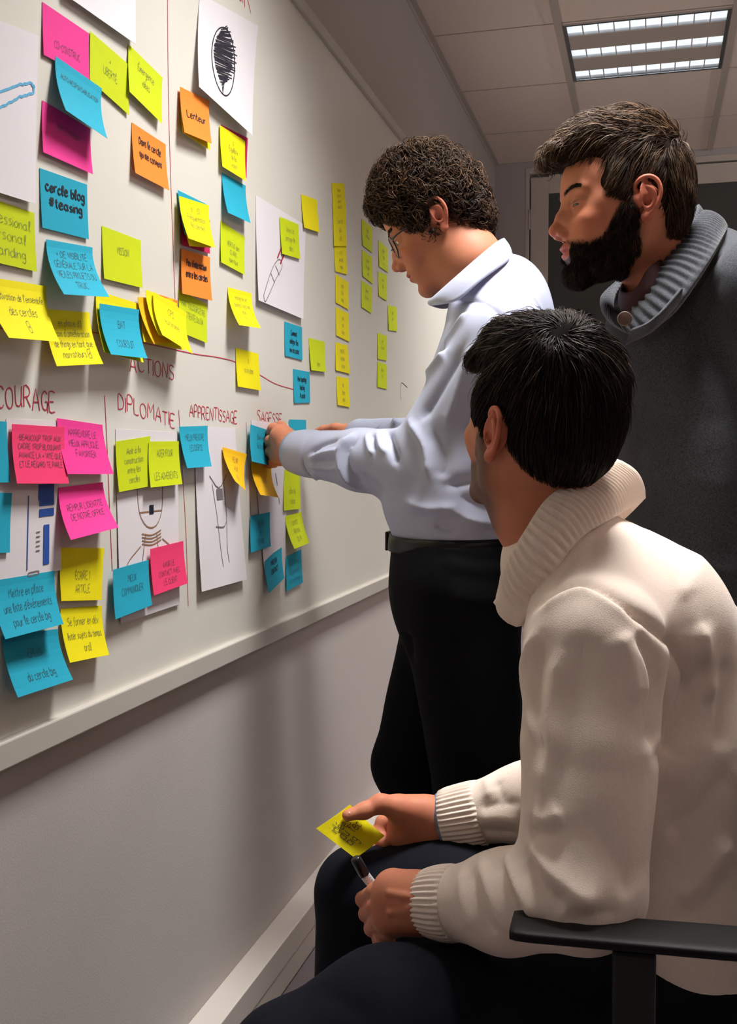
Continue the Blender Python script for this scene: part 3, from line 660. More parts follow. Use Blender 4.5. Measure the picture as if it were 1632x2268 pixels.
def nets(F, lo, res):
    F = F.copy()
    F[0] = F[-1] = .05; F[:, 0] = F[:, -1] = .05; F[:, :, 0] = F[:, :, -1] = .05
    ins = F < 0
    nx, ny, nz = F.shape
    cnt = np.zeros((nx - 1, ny - 1, nz - 1), dtype=np.int8)
    for dx in (0, 1):
        for dy in (0, 1):
            for dz_ in (0, 1): cnt += ins[dx:nx - 1 + dx, dy:ny - 1 + dy, dz_:nz - 1 + dz_]
    act = (cnt > 0) & (cnt < 8)
    I = np.argwhere(act); idx = np.full(act.shape, -1, dtype=np.int64); idx[act] = np.arange(len(I))
    acc = np.zeros((len(I), 3)); c = np.zeros(len(I))
    cor = [(0, 0, 0), (1, 0, 0), (0, 1, 0), (1, 1, 0), (0, 0, 1), (1, 0, 1), (0, 1, 1), (1, 1, 1)]
    vals = [F[I[:, 0] + a, I[:, 1] + b, I[:, 2] + d] for a, b, d in cor]
    for i, j in [(0, 1), (2, 3), (4, 5), (6, 7), (0, 2), (1, 3), (4, 6), (5, 7), (0, 4), (1, 5), (2, 6), (3, 7)]:
        x = (vals[i] < 0) != (vals[j] < 0)
        t = np.where(x, vals[i] / np.where(x, vals[i] - vals[j], 1), 0)
        a, b = np.array(cor[i]), np.array(cor[j])
        acc += np.where(x[:, None], a + t[:, None] * (b - a), 0); c += x
    V = (I + acc / c[:, None]) * res + lo
    Q = []
    for axis in range(3):
        s0 = [slice(None)] * 3; s1 = [slice(None)] * 3; s0[axis] = slice(0, -1); s1[axis] = slice(1, None)
        a, b = ins[tuple(s0)], ins[tuple(s1)]
        E = np.argwhere(a != b)
        o1, o2 = [(1, 2), (2, 0), (0, 1)][axis]
        E = E[(E[:, o1] > 0) & (E[:, o2] > 0)]
        def cell(d1, d2):
            e = E.copy(); e[:, o1] -= d1; e[:, o2] -= d2; return idx[e[:, 0], e[:, 1], e[:, 2]]
        q = np.stack([cell(1, 1), cell(0, 1), cell(0, 0), cell(1, 0)], 1)
        fl = ~a[E[:, 0], E[:, 1], E[:, 2]]
        q[fl] = q[fl][:, ::-1]
        Q.append(q)
    Q = np.concatenate(Q)
    Q = Q[(Q >= 0).all(1)]
    return V, Q
def relax(V, Q, it=2, lam=.5):
    e = np.concatenate([Q[:, [0, 1]], Q[:, [1, 2]], Q[:, [2, 3]], Q[:, [3, 0]]])
    for _ in range(it):
        S = np.zeros_like(V); c = np.zeros(len(V))
        for k in range(3):
            S[:, k] = np.bincount(e[:, 0], V[e[:, 1], k], len(V)) + np.bincount(e[:, 1], V[e[:, 0], k], len(V))
        c = np.bincount(e[:, 0], None, len(V)) + np.bincount(e[:, 1], None, len(V))
        V = V + lam * (S / np.maximum(c, 1)[:, None] - V)
    return V
def normals(V, Q):
    n = np.cross(V[Q[:, 2]] - V[Q[:, 0]], V[Q[:, 3]] - V[Q[:, 1]])
    N = np.zeros_like(V)
    for j in range(4):
        for k in range(3): N[:, k] += np.bincount(Q[:, j], n[:, k], len(V))
    return N / (np.linalg.norm(N, axis=1)[:, None] + 1e-12)
def join(*ms):
    Vs, Qs, n = [], [], 0
    for V, Q in ms: Vs.append(V); Qs.append(Q + n); n += len(V)
    return np.concatenate(Vs), np.concatenate(Qs)
from mathutils.bvhtree import BVHTree
def bvh(V, Q): return BVHTree.FromPolygons([tuple(p) for p in V], [tuple(int(i) for i in q) for q in Q])
def hit(tree, u, v):
    r = ray(u, v); h = tree.ray_cast(CAM, r.normalized(), 8)
    return h[0]
def line_dist(V, pts):
    """distance of every vertex to a 3-D polyline, and the parameter 0..1 along it"""
    best = np.full(len(V), 9.0); par = np.zeros(len(V)); n = len(pts) - 1
    for i in range(n):
        a, b = np.array(pts[i]), np.array(pts[i + 1]); d = b - a; dd = d @ d + 1e-12
        t = np.clip(((V - a) @ d) / dd, 0, 1)
        q = np.linalg.norm(V - (a + t[:, None] * d), axis=1)
        m = q < best; best[m] = q[m]; par[m] = (i + t[m]) / n
    return best, par
def folds(V, Q, lst, wob=.0012, sharp=True):
    """lst of (pixel polyline, width m, height m): ridges (+) and valleys (-) pressed into the cloth where those pixels meet it"""
    tree = bvh(V, Q); N = normals(V, Q); D = np.zeros(len(V))
    for px, w, h in lst:
        cp = [tuple(p[:2]) for p in catmull([(a, b, 0) for a, b in px], 5)] if len(px) > 2 else [(px[0][0] + (px[1][0] - px[0][0]) * k / 5, px[0][1] + (px[1][1] - px[0][1]) * k / 5) for k in range(6)]
        pts = [p for p in (hit(tree, *q) for q in cp) if p is not None]
        if len(pts) < 2: continue
        keep = [pts[0]]
        for p in pts[1:]:
            if (p - keep[-1]).length < .12: keep.append(p)
        if len(keep) < 2: continue
        d, t = line_dist(V, keep)
        D += h * np.exp(-(d / w) ** (1.35 if sharp else 2)) * np.clip(np.minimum(t, 1 - t) * 5 + .25, 0, 1)
    if wob: D = D + wob * noise3(V, 28, 5) + wob * .6 * noise3(V, 70, 6)
    return V + N * D[:, None]
def put(name, VQ, m, parent, cols=None):
    V, Q = VQ
    return mesh_obj(name, V, Q, m, parent, smooth=True, cols=cols)
def frame(fwd, up):
    f = Vector(fwd).normalized(); u = Vector(up); u = (u - f * u.dot(f)).normalized(); l = u.cross(f)
    return Matrix(((f.x, l.x, u.x), (f.y, l.y, u.y), (f.z, l.z, u.z)))       # local x fwd, y left, z up
def head_frame(away, pitch, roll=0, u=816):
    """facing image-left; away: degrees turned from the viewer; pitch: degrees down; roll: crown towards the viewer"""
    vr = ray(u, 1025); vd = Vector((vr.x, vr.y, 0)).normalized(); left = Vector((-vd.y, vd.x, 0))
    a, p, r = map(math.radians, (away, pitch, roll))
    f = left * math.cos(a) + vd * math.sin(a)
    f = f * math.cos(p) + Vector((0, 0, -1)) * math.sin(p)
    M = frame(f, (0, 0, 1))
    return M @ Matrix.Rotation(r, 3, 'X')
def xf(V, M, o, s=1.0): return (V * s) @ np.array(M.transposed()) + np.array(o)
def inv(p, M, o, s=1.0): return (M.transposed() @ (Vector(p) - Vector(o))) / s

# ------------------------------------------------------------------ head, in its own frame: x forward, y left, z up, origin between the ears
def head_body(neck, par):
    b = Body(); g = par.get
    b.ell((-.014, 0, .044), (.099 - g('sk', 0), .0755, .088), k=.0)
    b.ell((.036, 0, .048), (.058, .063, .060), k=.03)
    b.ell((.040, 0, -.012), (.052, .058, .066), k=.025)
    b.ell((.006, 0, -.02), (.055, .062, .05), k=.03)
    for s in (-1, 1):
        b.cone((.008, s * .048, -.058), (.078, s * .017, -.093), .016, .014, k=.022)
        b.ell((.012, s * .050, -.036), (.026, .014, .032), k=.02)
        b.ell((.066, s * .043, -.014), (.023, .018, .017), k=.022)
        b.cone((.0900, s * .009, .0350), (.0765, s * .046, .0365), .0085, .0075, k=.012)
        b.cone((.050, s * .055, .012), (.02, s * .062, -.006), .010, .010, k=.025)
    b.ell((.042, 0, -.068), (.046, .040, .032), k=.025)
    b.ell((.084, 0, -.093 - g('chin', 0)), (.0175, .020, .0150), k=.018)
    b.ell((.076, 0, -.053), (.027, .034, .030), k=.02)
    for s in (-1, 1): b.ell((.1075, s * .036, .0150), (.0235, .0180, .0150), k=.014, op=-1)
    b.ell((.088, 0, -.002), (.0175, .0165, .034), k=.010)
    for s in (-1, 1): b.cone((.094, s * .008, -.012), (.074, s * .034, -.030), .011, .014, k=.016)
    # nose
    b.cone((.0880, 0, .021), (.1030, 0, .001), .0068, .0074, k=.008); b.cone((.1030, 0, .001), (.1125, 0, -.017), .0074, .0088, k=.008)
    b.ell((.1145, 0, -.0200), (.0105, .0102, .0098), k=.008)
    for s in (-1, 1): b.ell((.1040, s * .0125, -.0260), (.0115, .0070, .0078), k=.006)
    for s in (-1, 1): b.ell((.1070, s * .0068, -.0350), (.0060, .0032, .0050), k=.003, op=-1)
    # lids over the eyeball, with the opening cut
    for s in (-1, 1):
        b.ell((.0775, s * .032, .0145), (.0146, .0170, .0138), k=.008)
        b.ell((.0950, s * .0345, .0125), (.0140, .0140, .0046 * g('eye', 1)), k=.0015, op=-1)
    # lips
    b.ell((.0965, 0, -.0485), (.0115, .0220, .0058), k=.005)
    b.ell((.0950, 0, -.0600), (.0110, .0190, .0066), k=.005)
    b.ell((.1080, 0, -.0540), (.0130, .0250, .0014 + g('mouth', 0)), k=.003, op=-1)
    b.ell((.1090, 0, -.0395), (.0060, .0030, .0070), k=.005, op=-1)
    b.ell((.1080, 0, -.0745), (.0120, .0240, .0065), k=.010, op=-1)
    for q in neck: b.cone(*q[:4], k=q[4] if len(q) > 4 else .03)
    return b
def ear_mesh(s=1, sc=1.0):
    """left ear, flaring from the side of the head"""
    b = Body()
    # plate
    c = np.array((-.004, .0755, .002))
    def e(x, z, o): return (c[0] + x, c[1] + o, c[2] + z)
    rim = [(.006, .012, .000), (.010, .024, .004), (.002, .034, .009), (-.012, .036, .013), (-.023, .027, .016), (-.026, .010, .017), (-.021, -.006, .014), (-.012, -.018, .009)]
    rim = [tuple(p) for p in catmull(rim, 4)]
    b.cone(e(*rim[0]), e(*rim[1]), .0028, .0030, k=.0)
    for p, q in zip(rim[1:], rim[2:]): b.cone(e(*p), e(*q), .0031, .0031, k=.0015)
    b.ell(e(-.004, -.024, .007), (.0085, .0042, .0095), k=.005)           # lobe
    b.cone(e(-.012, -.016, .008), e(-.002, -.026, .006), .004, .005, k=.004)
    b.ell(e(-.009, .008, .0065), (.0175, .0030, .0260), rot=Matrix.Rotation(.45, 3, 'Z'), k=.004)
    anti = [(-.004, .022, .009), (-.014, .016, .0135), (-.017, .002, .0135), (-.011, -.010, .0105), (-.004, -.013, .009)]
    anti = [tuple(p) for p in catmull(anti, 4)]
    for p, q in zip(anti, anti[1:]): b.cone(e(*p), e(*q), .0028, .0028, k=.002)
    b.ell(e(.005, -.004, .005), (.0040, .0036, .0065), k=.004)            # tragus
    b.ell(e(-.004, .000, .0105), (.0072, .0060, .0085), k=.003, op=-1)    # concha
    b.cone(e(.006, .004, -.004), e(-.016, .012, .004), .012, .010, k=.006)
    V, Q = b.mesh(.0012)
    V = relax(V, Q, 1, .5)
    V = V * sc + (np.array((0, .0755, 0)) * (1 - sc))
    if s < 0: V = V * np.array((1, -1, 1)); Q = Q[:, ::-1]
    return V, Q
EAR_L = ear_mesh(1); EAR_R = ear_mesh(-1)
SKIN = np.array(srgb((204, 131, 100)))
def sm(x, a, b): t = np.clip((x - a) / (b - a), 0, 1); return t * t * (3 - 2 * t)
def blob(V, c, r): return np.exp(-((V[:, 0] - c[0]) / r[0]) ** 2 - ((np.abs(V[:, 1]) - c[1]) / r[1]) ** 2 - ((V[:, 2] - c[2]) / r[2]) ** 2)
def noise3(V, f, seed=0):
    r = np.random.RandomState(seed); o = np.zeros(len(V))
    for k in range(5):
        d = r.normal(size=3); d /= np.linalg.norm(d); o += np.sin(V @ d * f * r.uniform(.6, 1.6) + r.uniform(0, 6.28))
    return o / 5
def paint_head(V, nE, beard=0.0, stubble=0.0, hairline=None, skin=SKIN, beardcol=(.018, .011, .008), brow=(.03, .018, .012)):
    C = np.tile(skin, (len(V), 1))
    def mixc(w, col):
        nonlocal C
        C = C * (1 - w[:, None]) + np.array(col) * w[:, None]
    red = np.array(srgb((206, 100, 86)))
    mixc(.45 * blob(V, (.118, 0, -.024), (.014, .014, .014)), red)
    mixc(.30 * blob(V, (.075, .045, -.018), (.03, .025, .02)), red)
    mixc(.25 * np.clip(noise3(V, 160, 3), 0, 1) * .5, srgb((200, 122, 96)))
    lip = np.clip(blob(V, (.103, 0, -.0485), (.012, .022, .0055)) * 1.3 + blob(V, (.101, 0, -.0600), (.012, .020, .0065)) * 1.3, 0, 1)
    mixc(.75 * sm(lip, .35, .8), srgb((188, 92, 92)))
    x, y, z = V[:, 0], np.abs(V[:, 1]), V[:, 2]
    if beard or stubble:
        # lower face: from sideburn round the jaw to moustache
        top = np.interp(x, [-.02, .012, .030, .055, .075, .095, .125], [-.03, .010, .010, -.036, -.043, -.036, -.036])
        w = sm(top - z, 0, .014) * sm(x, -.022, .022) * (1 - sm(-z, .122, .150))
        w = w * (1 - sm(lip, .25, .6))
        w = w * (1 - .3 * blob(V, (.100, 0, -.072), (.010, .008, .004)))
        nn = .95 + .08 * noise3(V, 400, 9)
        mixc(np.clip(w * (beard + stubble * nn), 0, .97), beardcol)
    if nE:
        ez = np.zeros(len(V)); ez[-nE:] = 1
        mixc(ez * .45, red)
    bw = np.exp(-((z - (.0385 + .006 * np.sin(np.clip((y - .012) / .036, 0, 1) * 2.4) - .003)) / .0042) ** 2) * sm(y, .008, .014) * (1 - sm(y, .046, .056)) * sm(x, .055, .065)
    mixc(np.clip(bw * .9, 0, .92), brow)
    mixc(.35 * blob(V, (.088, .032, .022), (.012, .018, .004)), srgb((150, 90, 70)))  # shade of the upper lid crease, painted into the skin colour
    mixc(.85 * blob(V, (.092, .0345, .0180), (.009, .0150, .0016)), (.012, .008, .006)); mixc(.3 * blob(V, (.092, .0345, .0070), (.009, .0140, .0016)), (.05, .03, .025))
    if hairline is not None:
        mixc(hairline(V), brow)
    return C

# hair: locks flowing over a hair volume
def strands(name, VQ, parent, m, count, flow, length=.03, segs=8, rad=.0007, lift=.004, curl=0, curlr=.004, mask=None, seed=1, frizz=.0, droop=.0, wrad=None, colfn=None, inset=.002, clump=False):
    V, Q = VQ; tree = bvh(V, Q); N = normals(V, Q)
    r = np.random.RandomState(seed)
    kd = r.normal(size=(6, 3)); kd = kd / np.linalg.norm(kd, axis=1)[:, None] * r.uniform(180, 420, size=(6, 1)); kp = r.uniform(0, 6.28, 6)
    def coh(p):
        s_ = np.sin(kd @ p + kp); return (s_[0] + s_[1], s_[2] + s_[3], s_[4] + s_[5])
    cen = V[Q].mean(1)
    ok = np.arange(len(Q))
    if mask is not None: ok = ok[mask(cen)]
    pick = r.choice(ok, count)
    P0 = cen[pick] + r.normal(scale=.0012, size=(count, 3)); NN = N[Q[pick, 0]]
    allv = []; allf = []; cols = []
    base = 0
    for i in range(count):
        p = Vector(P0[i]); n = Vector(NN[i]); L = length * r.uniform(.65, 1.25); st = L / segs
        jc = Vector(coh(P0[i])) * frizz
        ph = r.uniform(0, 6.28); cr = curlr * r.uniform(.5, 1.3); cf = curl * r.uniform(.8, 1.25)
        pts = []; d = None; jit = Vector(r.normal(scale=frizz * .35, size=3)) + jc
        lf = lift * r.uniform(.4, 1.3)
        if clump: ph = 2.2 * coh(P0[i] * .55)[0] + r.uniform(-.7, .7); cr = curlr; cf = curl
        for k in range(segs + 1):
            t = k / segs
            fl = Vector(flow(p, n)) + jit
            fl = fl - n * fl.dot(n) * .9
            if fl.length < 1e-6: fl = Vector((0, 0, -1))
            fl.normalize()
            d = fl if d is None else (d * .55 + fl * .45).normalized()
            h = -inset + (lf + inset) * (1 - (1 - t) ** 2)
            q = p + n * h
            if curl:
                side = n.cross(d)
                q = q + side * (math.sin(ph + cf * t * 6.28) * cr) + n * ((math.cos(ph + cf * t * 6.28) + .4) * cr * .8)
            pts.append(q + Vector((0, 0, -droop * t * t)))
            nxt = p + d * st
            f = tree.find_nearest(nxt)
            if f[0] is not None and (f[0] - nxt).length < .02:
                p = f[0]; n2 = f[1]; n = (n * .5 + n2 * .5).normalized()
            else: p = nxt
        rr = rad * r.uniform(.6, 1.4); shade = min(1, max(0, .5 + .28 * coh(P0[i] * 1.3)[2] + r.uniform(-.4, .4)))
        for k, q in enumerate(pts):
            t = k / segs
            a = (pts[min(k + 1, segs)] - pts[max(k - 1, 0)]).normalized()
            s1 = a.cross(n); s1 = s1.normalized() if s1.length > 1e-6 else Vector((1, 0, 0)); s2 = a.cross(s1)
            w = rr * (1 - .85 * t ** 2.5)
            for j in range(3):
                an = j * 2.0944 + ph
                allv.append(q + s1 * (math.cos(an) * w * (wrad or 1)) + s2 * (math.sin(an) * w))
            cols += [shade] * 3
        for k in range(segs):
            a0 = base + k * 3
            for j in range(3): allf.append((a0 + j, a0 + (j + 1) % 3, a0 + 3 + (j + 1) % 3, a0 + 3 + j))
        base += 3 * (segs + 1)
    cs = np.array(cols)
    C = colfn(cs) if colfn else None
    return np.array([tuple(v) for v in allv]), allf, C
def hair_mat(name, rough=.38, spec=.6):
    m = mat(name, (.05, .03, .02), rough, spec=spec, attr=True); return m
# ------------------------------------------------------------------ people
M_SKIN = mat('skin', SKIN, .55, spec=.25, attr=True, sss=.12, noise=.04, nscale=350, bump=.12, bscale=900)
M_HAIR = mat('hair_fibre', (.05, .03, .02), .55, spec=.18, attr=True)
M_HBASE = mat('hair_mass', (.01, .007, .005), .9, spec=.05, attr=True)
M_EYE = mat('eye_white', srgb((225, 218, 214)), .15, spec=.6)
M_IRIS = mat('iris_dark', (.03, .018, .012), .1, spec=.7)
def haircol(dark, light, p=1.5):
    a, b = np.array(srgb(dark)), np.array(srgb(light))
    return lambda s: a + (b - a) * (np.asarray(s)[:, None] ** p)
def eyes(root, M, o, s, look=(1, 0, -.2)):
    for sd in (-1, 1):
        c = Vector(o) + M @ (Vector((.0785, sd * .032, .0140)) * s)
        mb = MB()
        import bmesh
        bm = bmesh.new(); bmesh.ops.create_uvsphere(bm, u_segments=20, v_segments=14, radius=.0126 * s)
        lk = (M @ Vector(look)).normalized(); q = Vector((0, 0, 1)).rotation_difference(lk)
        for v in bm.verts: v.co = q @ v.co + c
        bm.verts.index_update()
        mb.add([v.co.copy() for v in bm.verts], [[v.index for v in f.verts] for f in bm.faces]); bm.free()
        for k, f in enumerate(mb.f):
            ctr = sum((Vector(mb.v[i]) for i in f), Vector()) / len(f)
            if (ctr - c).normalized().dot(lk) > .83: mb.mi[k] = 1
        mb.build('eye', [M_EYE, M_IRIS], root, smooth=True)
def make_head(root, M, o, s, neckpts, par, paint):
    """neckpts: [(world point, radius), ...] from inside the skull downwards"""
    loc = [inv(p, M, o, s) for p, _ in neckpts]; rr = [r / s for _, r in neckpts]
    nk = [(loc[i], loc[i + 1], rr[i], rr[i + 1], .03) for i in range(len(loc) - 1)]
    V, Q = head_body(nk, par).mesh(.0018)
    V = relax(V, Q, 1, .45)
    n0 = len(V)
    V, Q = join((V, Q), EAR_L, EAR_R)
    C = paint_head(V, len(EAR_L[0]) + len(EAR_R[0]), **paint)
    return xf(V, M, o, s), Q, C, V
def skin_cols(V, base=SKIN, seed=0, red=.25):
    C = np.tile(base, (len(V), 1)); w = np.clip(noise3(V, 130, seed) + .2, 0, 1) * red
    return C * (1 - w[:, None]) + np.array(srgb((205, 112, 90))) * w[:, None]
# folds and seams pressed into the clothes: (pixel polyline, width, height)
FOLDS_A = [
 ([(872, 912), (882, 965), (904, 1012), (926, 1034)], 0.0074, 0.0162), ([(856, 950), (866, 990), (880, 1026)], 0.0074, -0.0149),
 ([(835, 960), (842, 985), (856, 1004)], 0.0066, 0.0081), ([(812, 962), (818, 992), (826, 1006)], 0.0057, 0.0081), ([(824, 962), (832, 998)], 0.0057, -0.0081),
 ([(780, 962), (754, 1000), (760, 1046), (796, 1082)], 0.0066, 0.0135), ([(792, 966), (768, 1002), (774, 1044), (806, 1076)], 0.0066, -0.0095),
 ([(684, 1016), (716, 1004), (750, 998)], 0.0057, 0.0081), ([(684, 1006), (716, 984), (748, 972)], 0.0057, -0.0081), ([(684, 1032), (716, 1036), (748, 1038)], 0.0057, 0.0081), ([(690, 1024), (746, 1018)], 0.0049, -0.0081),
 ([(690, 1050), (730, 1076), (780, 1092)], 0.0074, 0.0081), ([(800, 1050), (830, 1070), (850, 1095)], 0.0082, -0.0068),
 ([(990, 780), (940, 850), (900, 905)], 0.0115, 0.0135), ([(1025, 770), (975, 860), (930, 930)], 0.0115, -0.0121), ([(1050, 760), (1015, 870), (985, 950)], 0.0115, 0.0121),
 ([(1085, 800), (1060, 900), (1040, 970)], 0.0115, -0.0108), ([(905, 930), (940, 990), (950, 1060)], 0.0098, 0.0095), ([(960, 950), (985, 1010), (975, 1060)], 0.0115, -0.0081),
 ([(990, 700), (960, 760), (940, 840)], 0.0082, -0.0081), ([(1040, 690), (1010, 730), (985, 770)], 0.0098, 0.0095), ([(975, 660), (985, 700), (980, 740)], 0.0082, 0.0068),
 ([(900, 1112), (950, 1128), (1010, 1122)], 0.0098, 0.0081), ([(905, 1140), (970, 1150), (1030, 1142)], 0.0098, -0.0068), ([(990, 1132), (1070, 1156), (1140, 1150)], 0.0115, 0.0121), ([(1020, 1100), (1080, 1120), (1130, 1120)], 0.0115, -0.0095),
 ([(960, 1165), (1010, 1182)], 0.0074, -0.0081), ([(1060, 1168), (1100, 1184)], 0.0074, -0.0081), ([(985, 1075), (1060, 1060), (1120, 1010)], 0.0115, -0.0135),
 ([(1002, 664), (1062, 668), (1098, 690), (1122, 726)], 0.0053, -0.0054), ([(1140, 620), (1180, 660), (1205, 700)], 0.0074, 0.0041),
]
FOLDS_B = [
 ([(1182, 1343), (1232, 1308), (1271, 1293), (1296, 1290), (1349, 1316), (1407, 1355), (1461, 1393), (1500, 1444), (1523, 1502), (1515, 1556), (1465, 1668)], .0075, -.0110),
 ([(1190, 1360), (1240, 1326), (1296, 1308), (1349, 1333), (1400, 1370)], .009, .006),
 ([(1412, 1400), (1442, 1450), (1455, 1510), (1450, 1600), (1455, 1660)], .017, -.016), ([(1400, 1420), (1432, 1480), (1440, 1560), (1446, 1640)], .010, .006),
 ([(1188, 1395), (1162, 1470), (1170, 1560), (1185, 1650)], .010, .007), ([(1205, 1420), (1186, 1500), (1190, 1600), (1205, 1700)], .012, -.009), ([(1245, 1430), (1222, 1540), (1215, 1660), (1200, 1760)], .014, .007),
 ([(1300, 1400), (1280, 1500), (1262, 1620), (1240, 1760)], .018, -.006), ([(1370, 1400), (1400, 1470), (1410, 1560)], .016, .006),
 ([(1180, 1812), (1215, 1818), (1245, 1800)], .012, .009), ([(1170, 1838), (1210, 1848), (1250, 1835)], .011, -.010), ([(1176, 1870), (1215, 1930), (1280, 1985), (1330, 2000)], .013, .010),
 ([(1168, 1900), (1200, 1965), (1255, 2010)], .012, -.011), ([(1120, 1893), (1150, 1960), (1195, 2040)], .012, .011), ([(1096, 1896), (1128, 1972), (1165, 2060)], .011, -.010),
 ([(1064, 1902), (1092, 1985), (1132, 2070)], .011, .009), ([(1040, 1915), (1056, 2000), (1092, 2075)], .010, -.008), ([(1022, 1925), (1030, 2000), (1050, 2060)], .010, .006),
 ([(1250, 2050), (1310, 2030), (1380, 2020)], .014, -.006), ([(1290, 1800), (1360, 1900), (1400, 1990)], .022, -.006),
 ([(1075, 1722), (1084, 1765)], .011, .004), ([(1100, 1730), (1112, 1775)], .010, -.004), ([(1060, 1788), (1110, 1780), (1160, 1776)], .007, -.004), ([(1060, 1815), (1110, 1812), (1160, 1822)], .009, .005), ([(1060, 1840), (1160, 1850)], .009, -.005),
 ([(1545, 1380), (1572, 1470), (1582, 1560)], .016, .010), ([(1575, 1450), (1545, 1530), (1500, 1620), (1462, 1680)], .016, -.014), ([(1610, 1450), (1600, 1560), (1590, 1660)], .018, -.010),
 ([(1620, 1700), (1560, 1790), (1470, 1850)], .022, -.008), ([(1620, 1860), (1560, 1940), (1500, 2000)], .022, .008), ([(1620, 1930), (1570, 2000), (1500, 2040)], .018, -.008), ([(1480, 1720), (1500, 1850), (1490, 1980)], .020, -.006),
 ([(1322, 1168), (1312, 1210), (1306, 1280)], .006, -.0022), ([(1430, 1118), (1380, 1150), (1312, 1192), (1258, 1252), (1206, 1338)], .008, -.004), ([(1440, 1180), (1480, 1260), (1520, 1330)], .02, .004),
]
FOLDS_C = [
 ([(1612, 510), (1590, 560), (1528, 650), (1462, 730), (1400, 752)], .010, -.008), ([(1400, 900), (1500, 930), (1620, 920)], .03, -.007), ([(1420, 1000), (1520, 1060), (1630, 1080)], .03, .008),
 ([(1440, 1120), (1540, 1160), (1630, 1160)], .03, -.008), ([(1540, 1240), (1632, 1270)], .02, .007), ([(1400, 820), (1470, 880), (1560, 860)], .03, .005), ([(1600, 600), (1560, 700), (1540, 820)], .03, -.005),
]
M_SHIRT = mat('shirt_cotton', srgb((172, 177, 199)), .68, spec=.2, sheen=.0, noise=.015, nscale=300, bump=.1, bscale=900)
M_NAVY = mat('navy_trouser_wool', srgb((14, 15, 25)), .85, spec=.15, sheen=.0, noise=.08, nscale=400)
M_BLACKT = mat('black_trouser_wool', srgb((8, 8, 13)), .8, spec=.12, sheen=.0, noise=.08, nscale=400)
M_LEATHER = mat('black_leather', srgb((7, 7, 8)), .42, spec=.3)
M_CREAM = mat('cream_knit', srgb((242, 224, 210)), .88, spec=.15, sheen=.2, noise=.03, nscale=250, bump=.35, bscale=1400, stretch=(1, 1, .35))
M_GREYK = mat('grey_marl_knit', srgb((70, 72, 78)), .9, spec=.15, sheen=.25, noise=.5, nscale=420, bump=.4, bscale=1200)
M_GLASSF = mat('spectacle_frame', srgb((40, 30, 30)), .3, spec=.6)
M_LENS = mat('spectacle_lens', (1, 1, 1), .03, trans=1.0)
M_LENS.node_tree.nodes['Principled BSDF'].inputs['IOR'].default_value = 1.08
M_BUTTON = mat('horn_button', srgb((104, 84, 76)), .35, spec=.6)
M_SHOE = mat('shoe_leather', srgb((20, 17, 16)), .35)
V3 = Vector
def band(name, top, bot, m, parent, n=220, ribs=0, amp=.0016, bulge=.006, thick=.004, closed=True, rows=10, out=None, roll=.0):
    """knitted band between two loops; ribs run from one edge to the other"""
    def loop(pts):
        if closed:
            q = pts + pts[:1]; c = catmull(pts[-1:] + q + pts[1:2], 12); c = c[12:-12]
        else: c = catmull(pts, 12)
        c = np.array(c); s = np.concatenate([[0], np.cumsum(np.linalg.norm(np.diff(c, axis=0), axis=1))]); s /= s[-1]
        t = np.linspace(0, 1, n + (0 if closed else 1), endpoint=not closed)
        return np.stack([np.interp(t, s, c[:, k]) for k in range(3)], 1)
    T, B = loop(top), loop(bot); N = len(T)
    cen = (T.mean(0) + B.mean(0)) / 2 if out is None else np.array(out)
    V = []; rws = [i / rows for i in range(rows + 1)]
    axis = (T - B)
    def row(t, off):
        p = T + (B - T) * t
        tan = np.roll(T, -1, 0) - np.roll(T, 1, 0)
        if not closed: tan[0] = T[1] - T[0]; tan[-1] = T[-1] - T[-2]
        nn = np.cross(tan, axis); nn /= np.linalg.norm(nn, axis=1)[:, None] + 1e-9
        sg = np.sign(np.sum(nn * (p - cen), axis=1)); sg[sg == 0] = 1
        sg = np.sign(np.median(sg)) if closed else np.sign(np.median(sg))
        nn = nn * sg
        w = amp * np.cos(2 * np.pi * ribs * np.arange(N) / N) * (min(1, 7 * t) * min(1, 7 * (1 - t))) if ribs else 0
        o = bulge * math.sin(math.pi * t) + off + w + roll * max(0, 1 - t * 5)
        return p + nn * (o if np.isscalar(o) else np.asarray(o)[:, None])
    for t in rws: V.append(row(t, 0))
    for t in reversed(rws): V.append(row(t, -thick) if ribs == 0 else row(t, -thick))
    V = np.concatenate(V); R = 2 * (rows + 1); F = []
    M_ = N if closed else N - 1
    for r in range(R):
        r2 = (r + 1) % R
        for i in range(M_):
            j = (i + 1) % N
            F.append((r * N + i, r * N + j, r2 * N + j, r2 * N + i))
    return mesh_obj(name, V, F, m, parent, smooth=True)
def ring(c, axis, ra, rb, up=(0, 0, 1), n=10, tw=0):
    """loop of points round c; ra along up, rb across"""
    a = Vector(axis).normalized(); u = Vector(up); u = (u - a * u.dot(a)).normalized(); w = a.cross(u)
    return [c + u * (ra * math.cos(2 * math.pi * k / n + tw)) + w * (rb * math.sin(2 * math.pi * k / n + tw)) for k in range(n)]
def cuff(name, a, b, ra, rb, m, parent, ribs=0, amp=.0012, thick=.003, fl=1.0, bulge=.002):
    ax = b - a
    return band(name, ring(b, ax, rb, rb * fl), ring(a, ax, ra, ra * fl), m, parent, ribs=ribs, amp=amp, thick=thick, bulge=bulge, rows=6, n=max(120, ribs * 8))
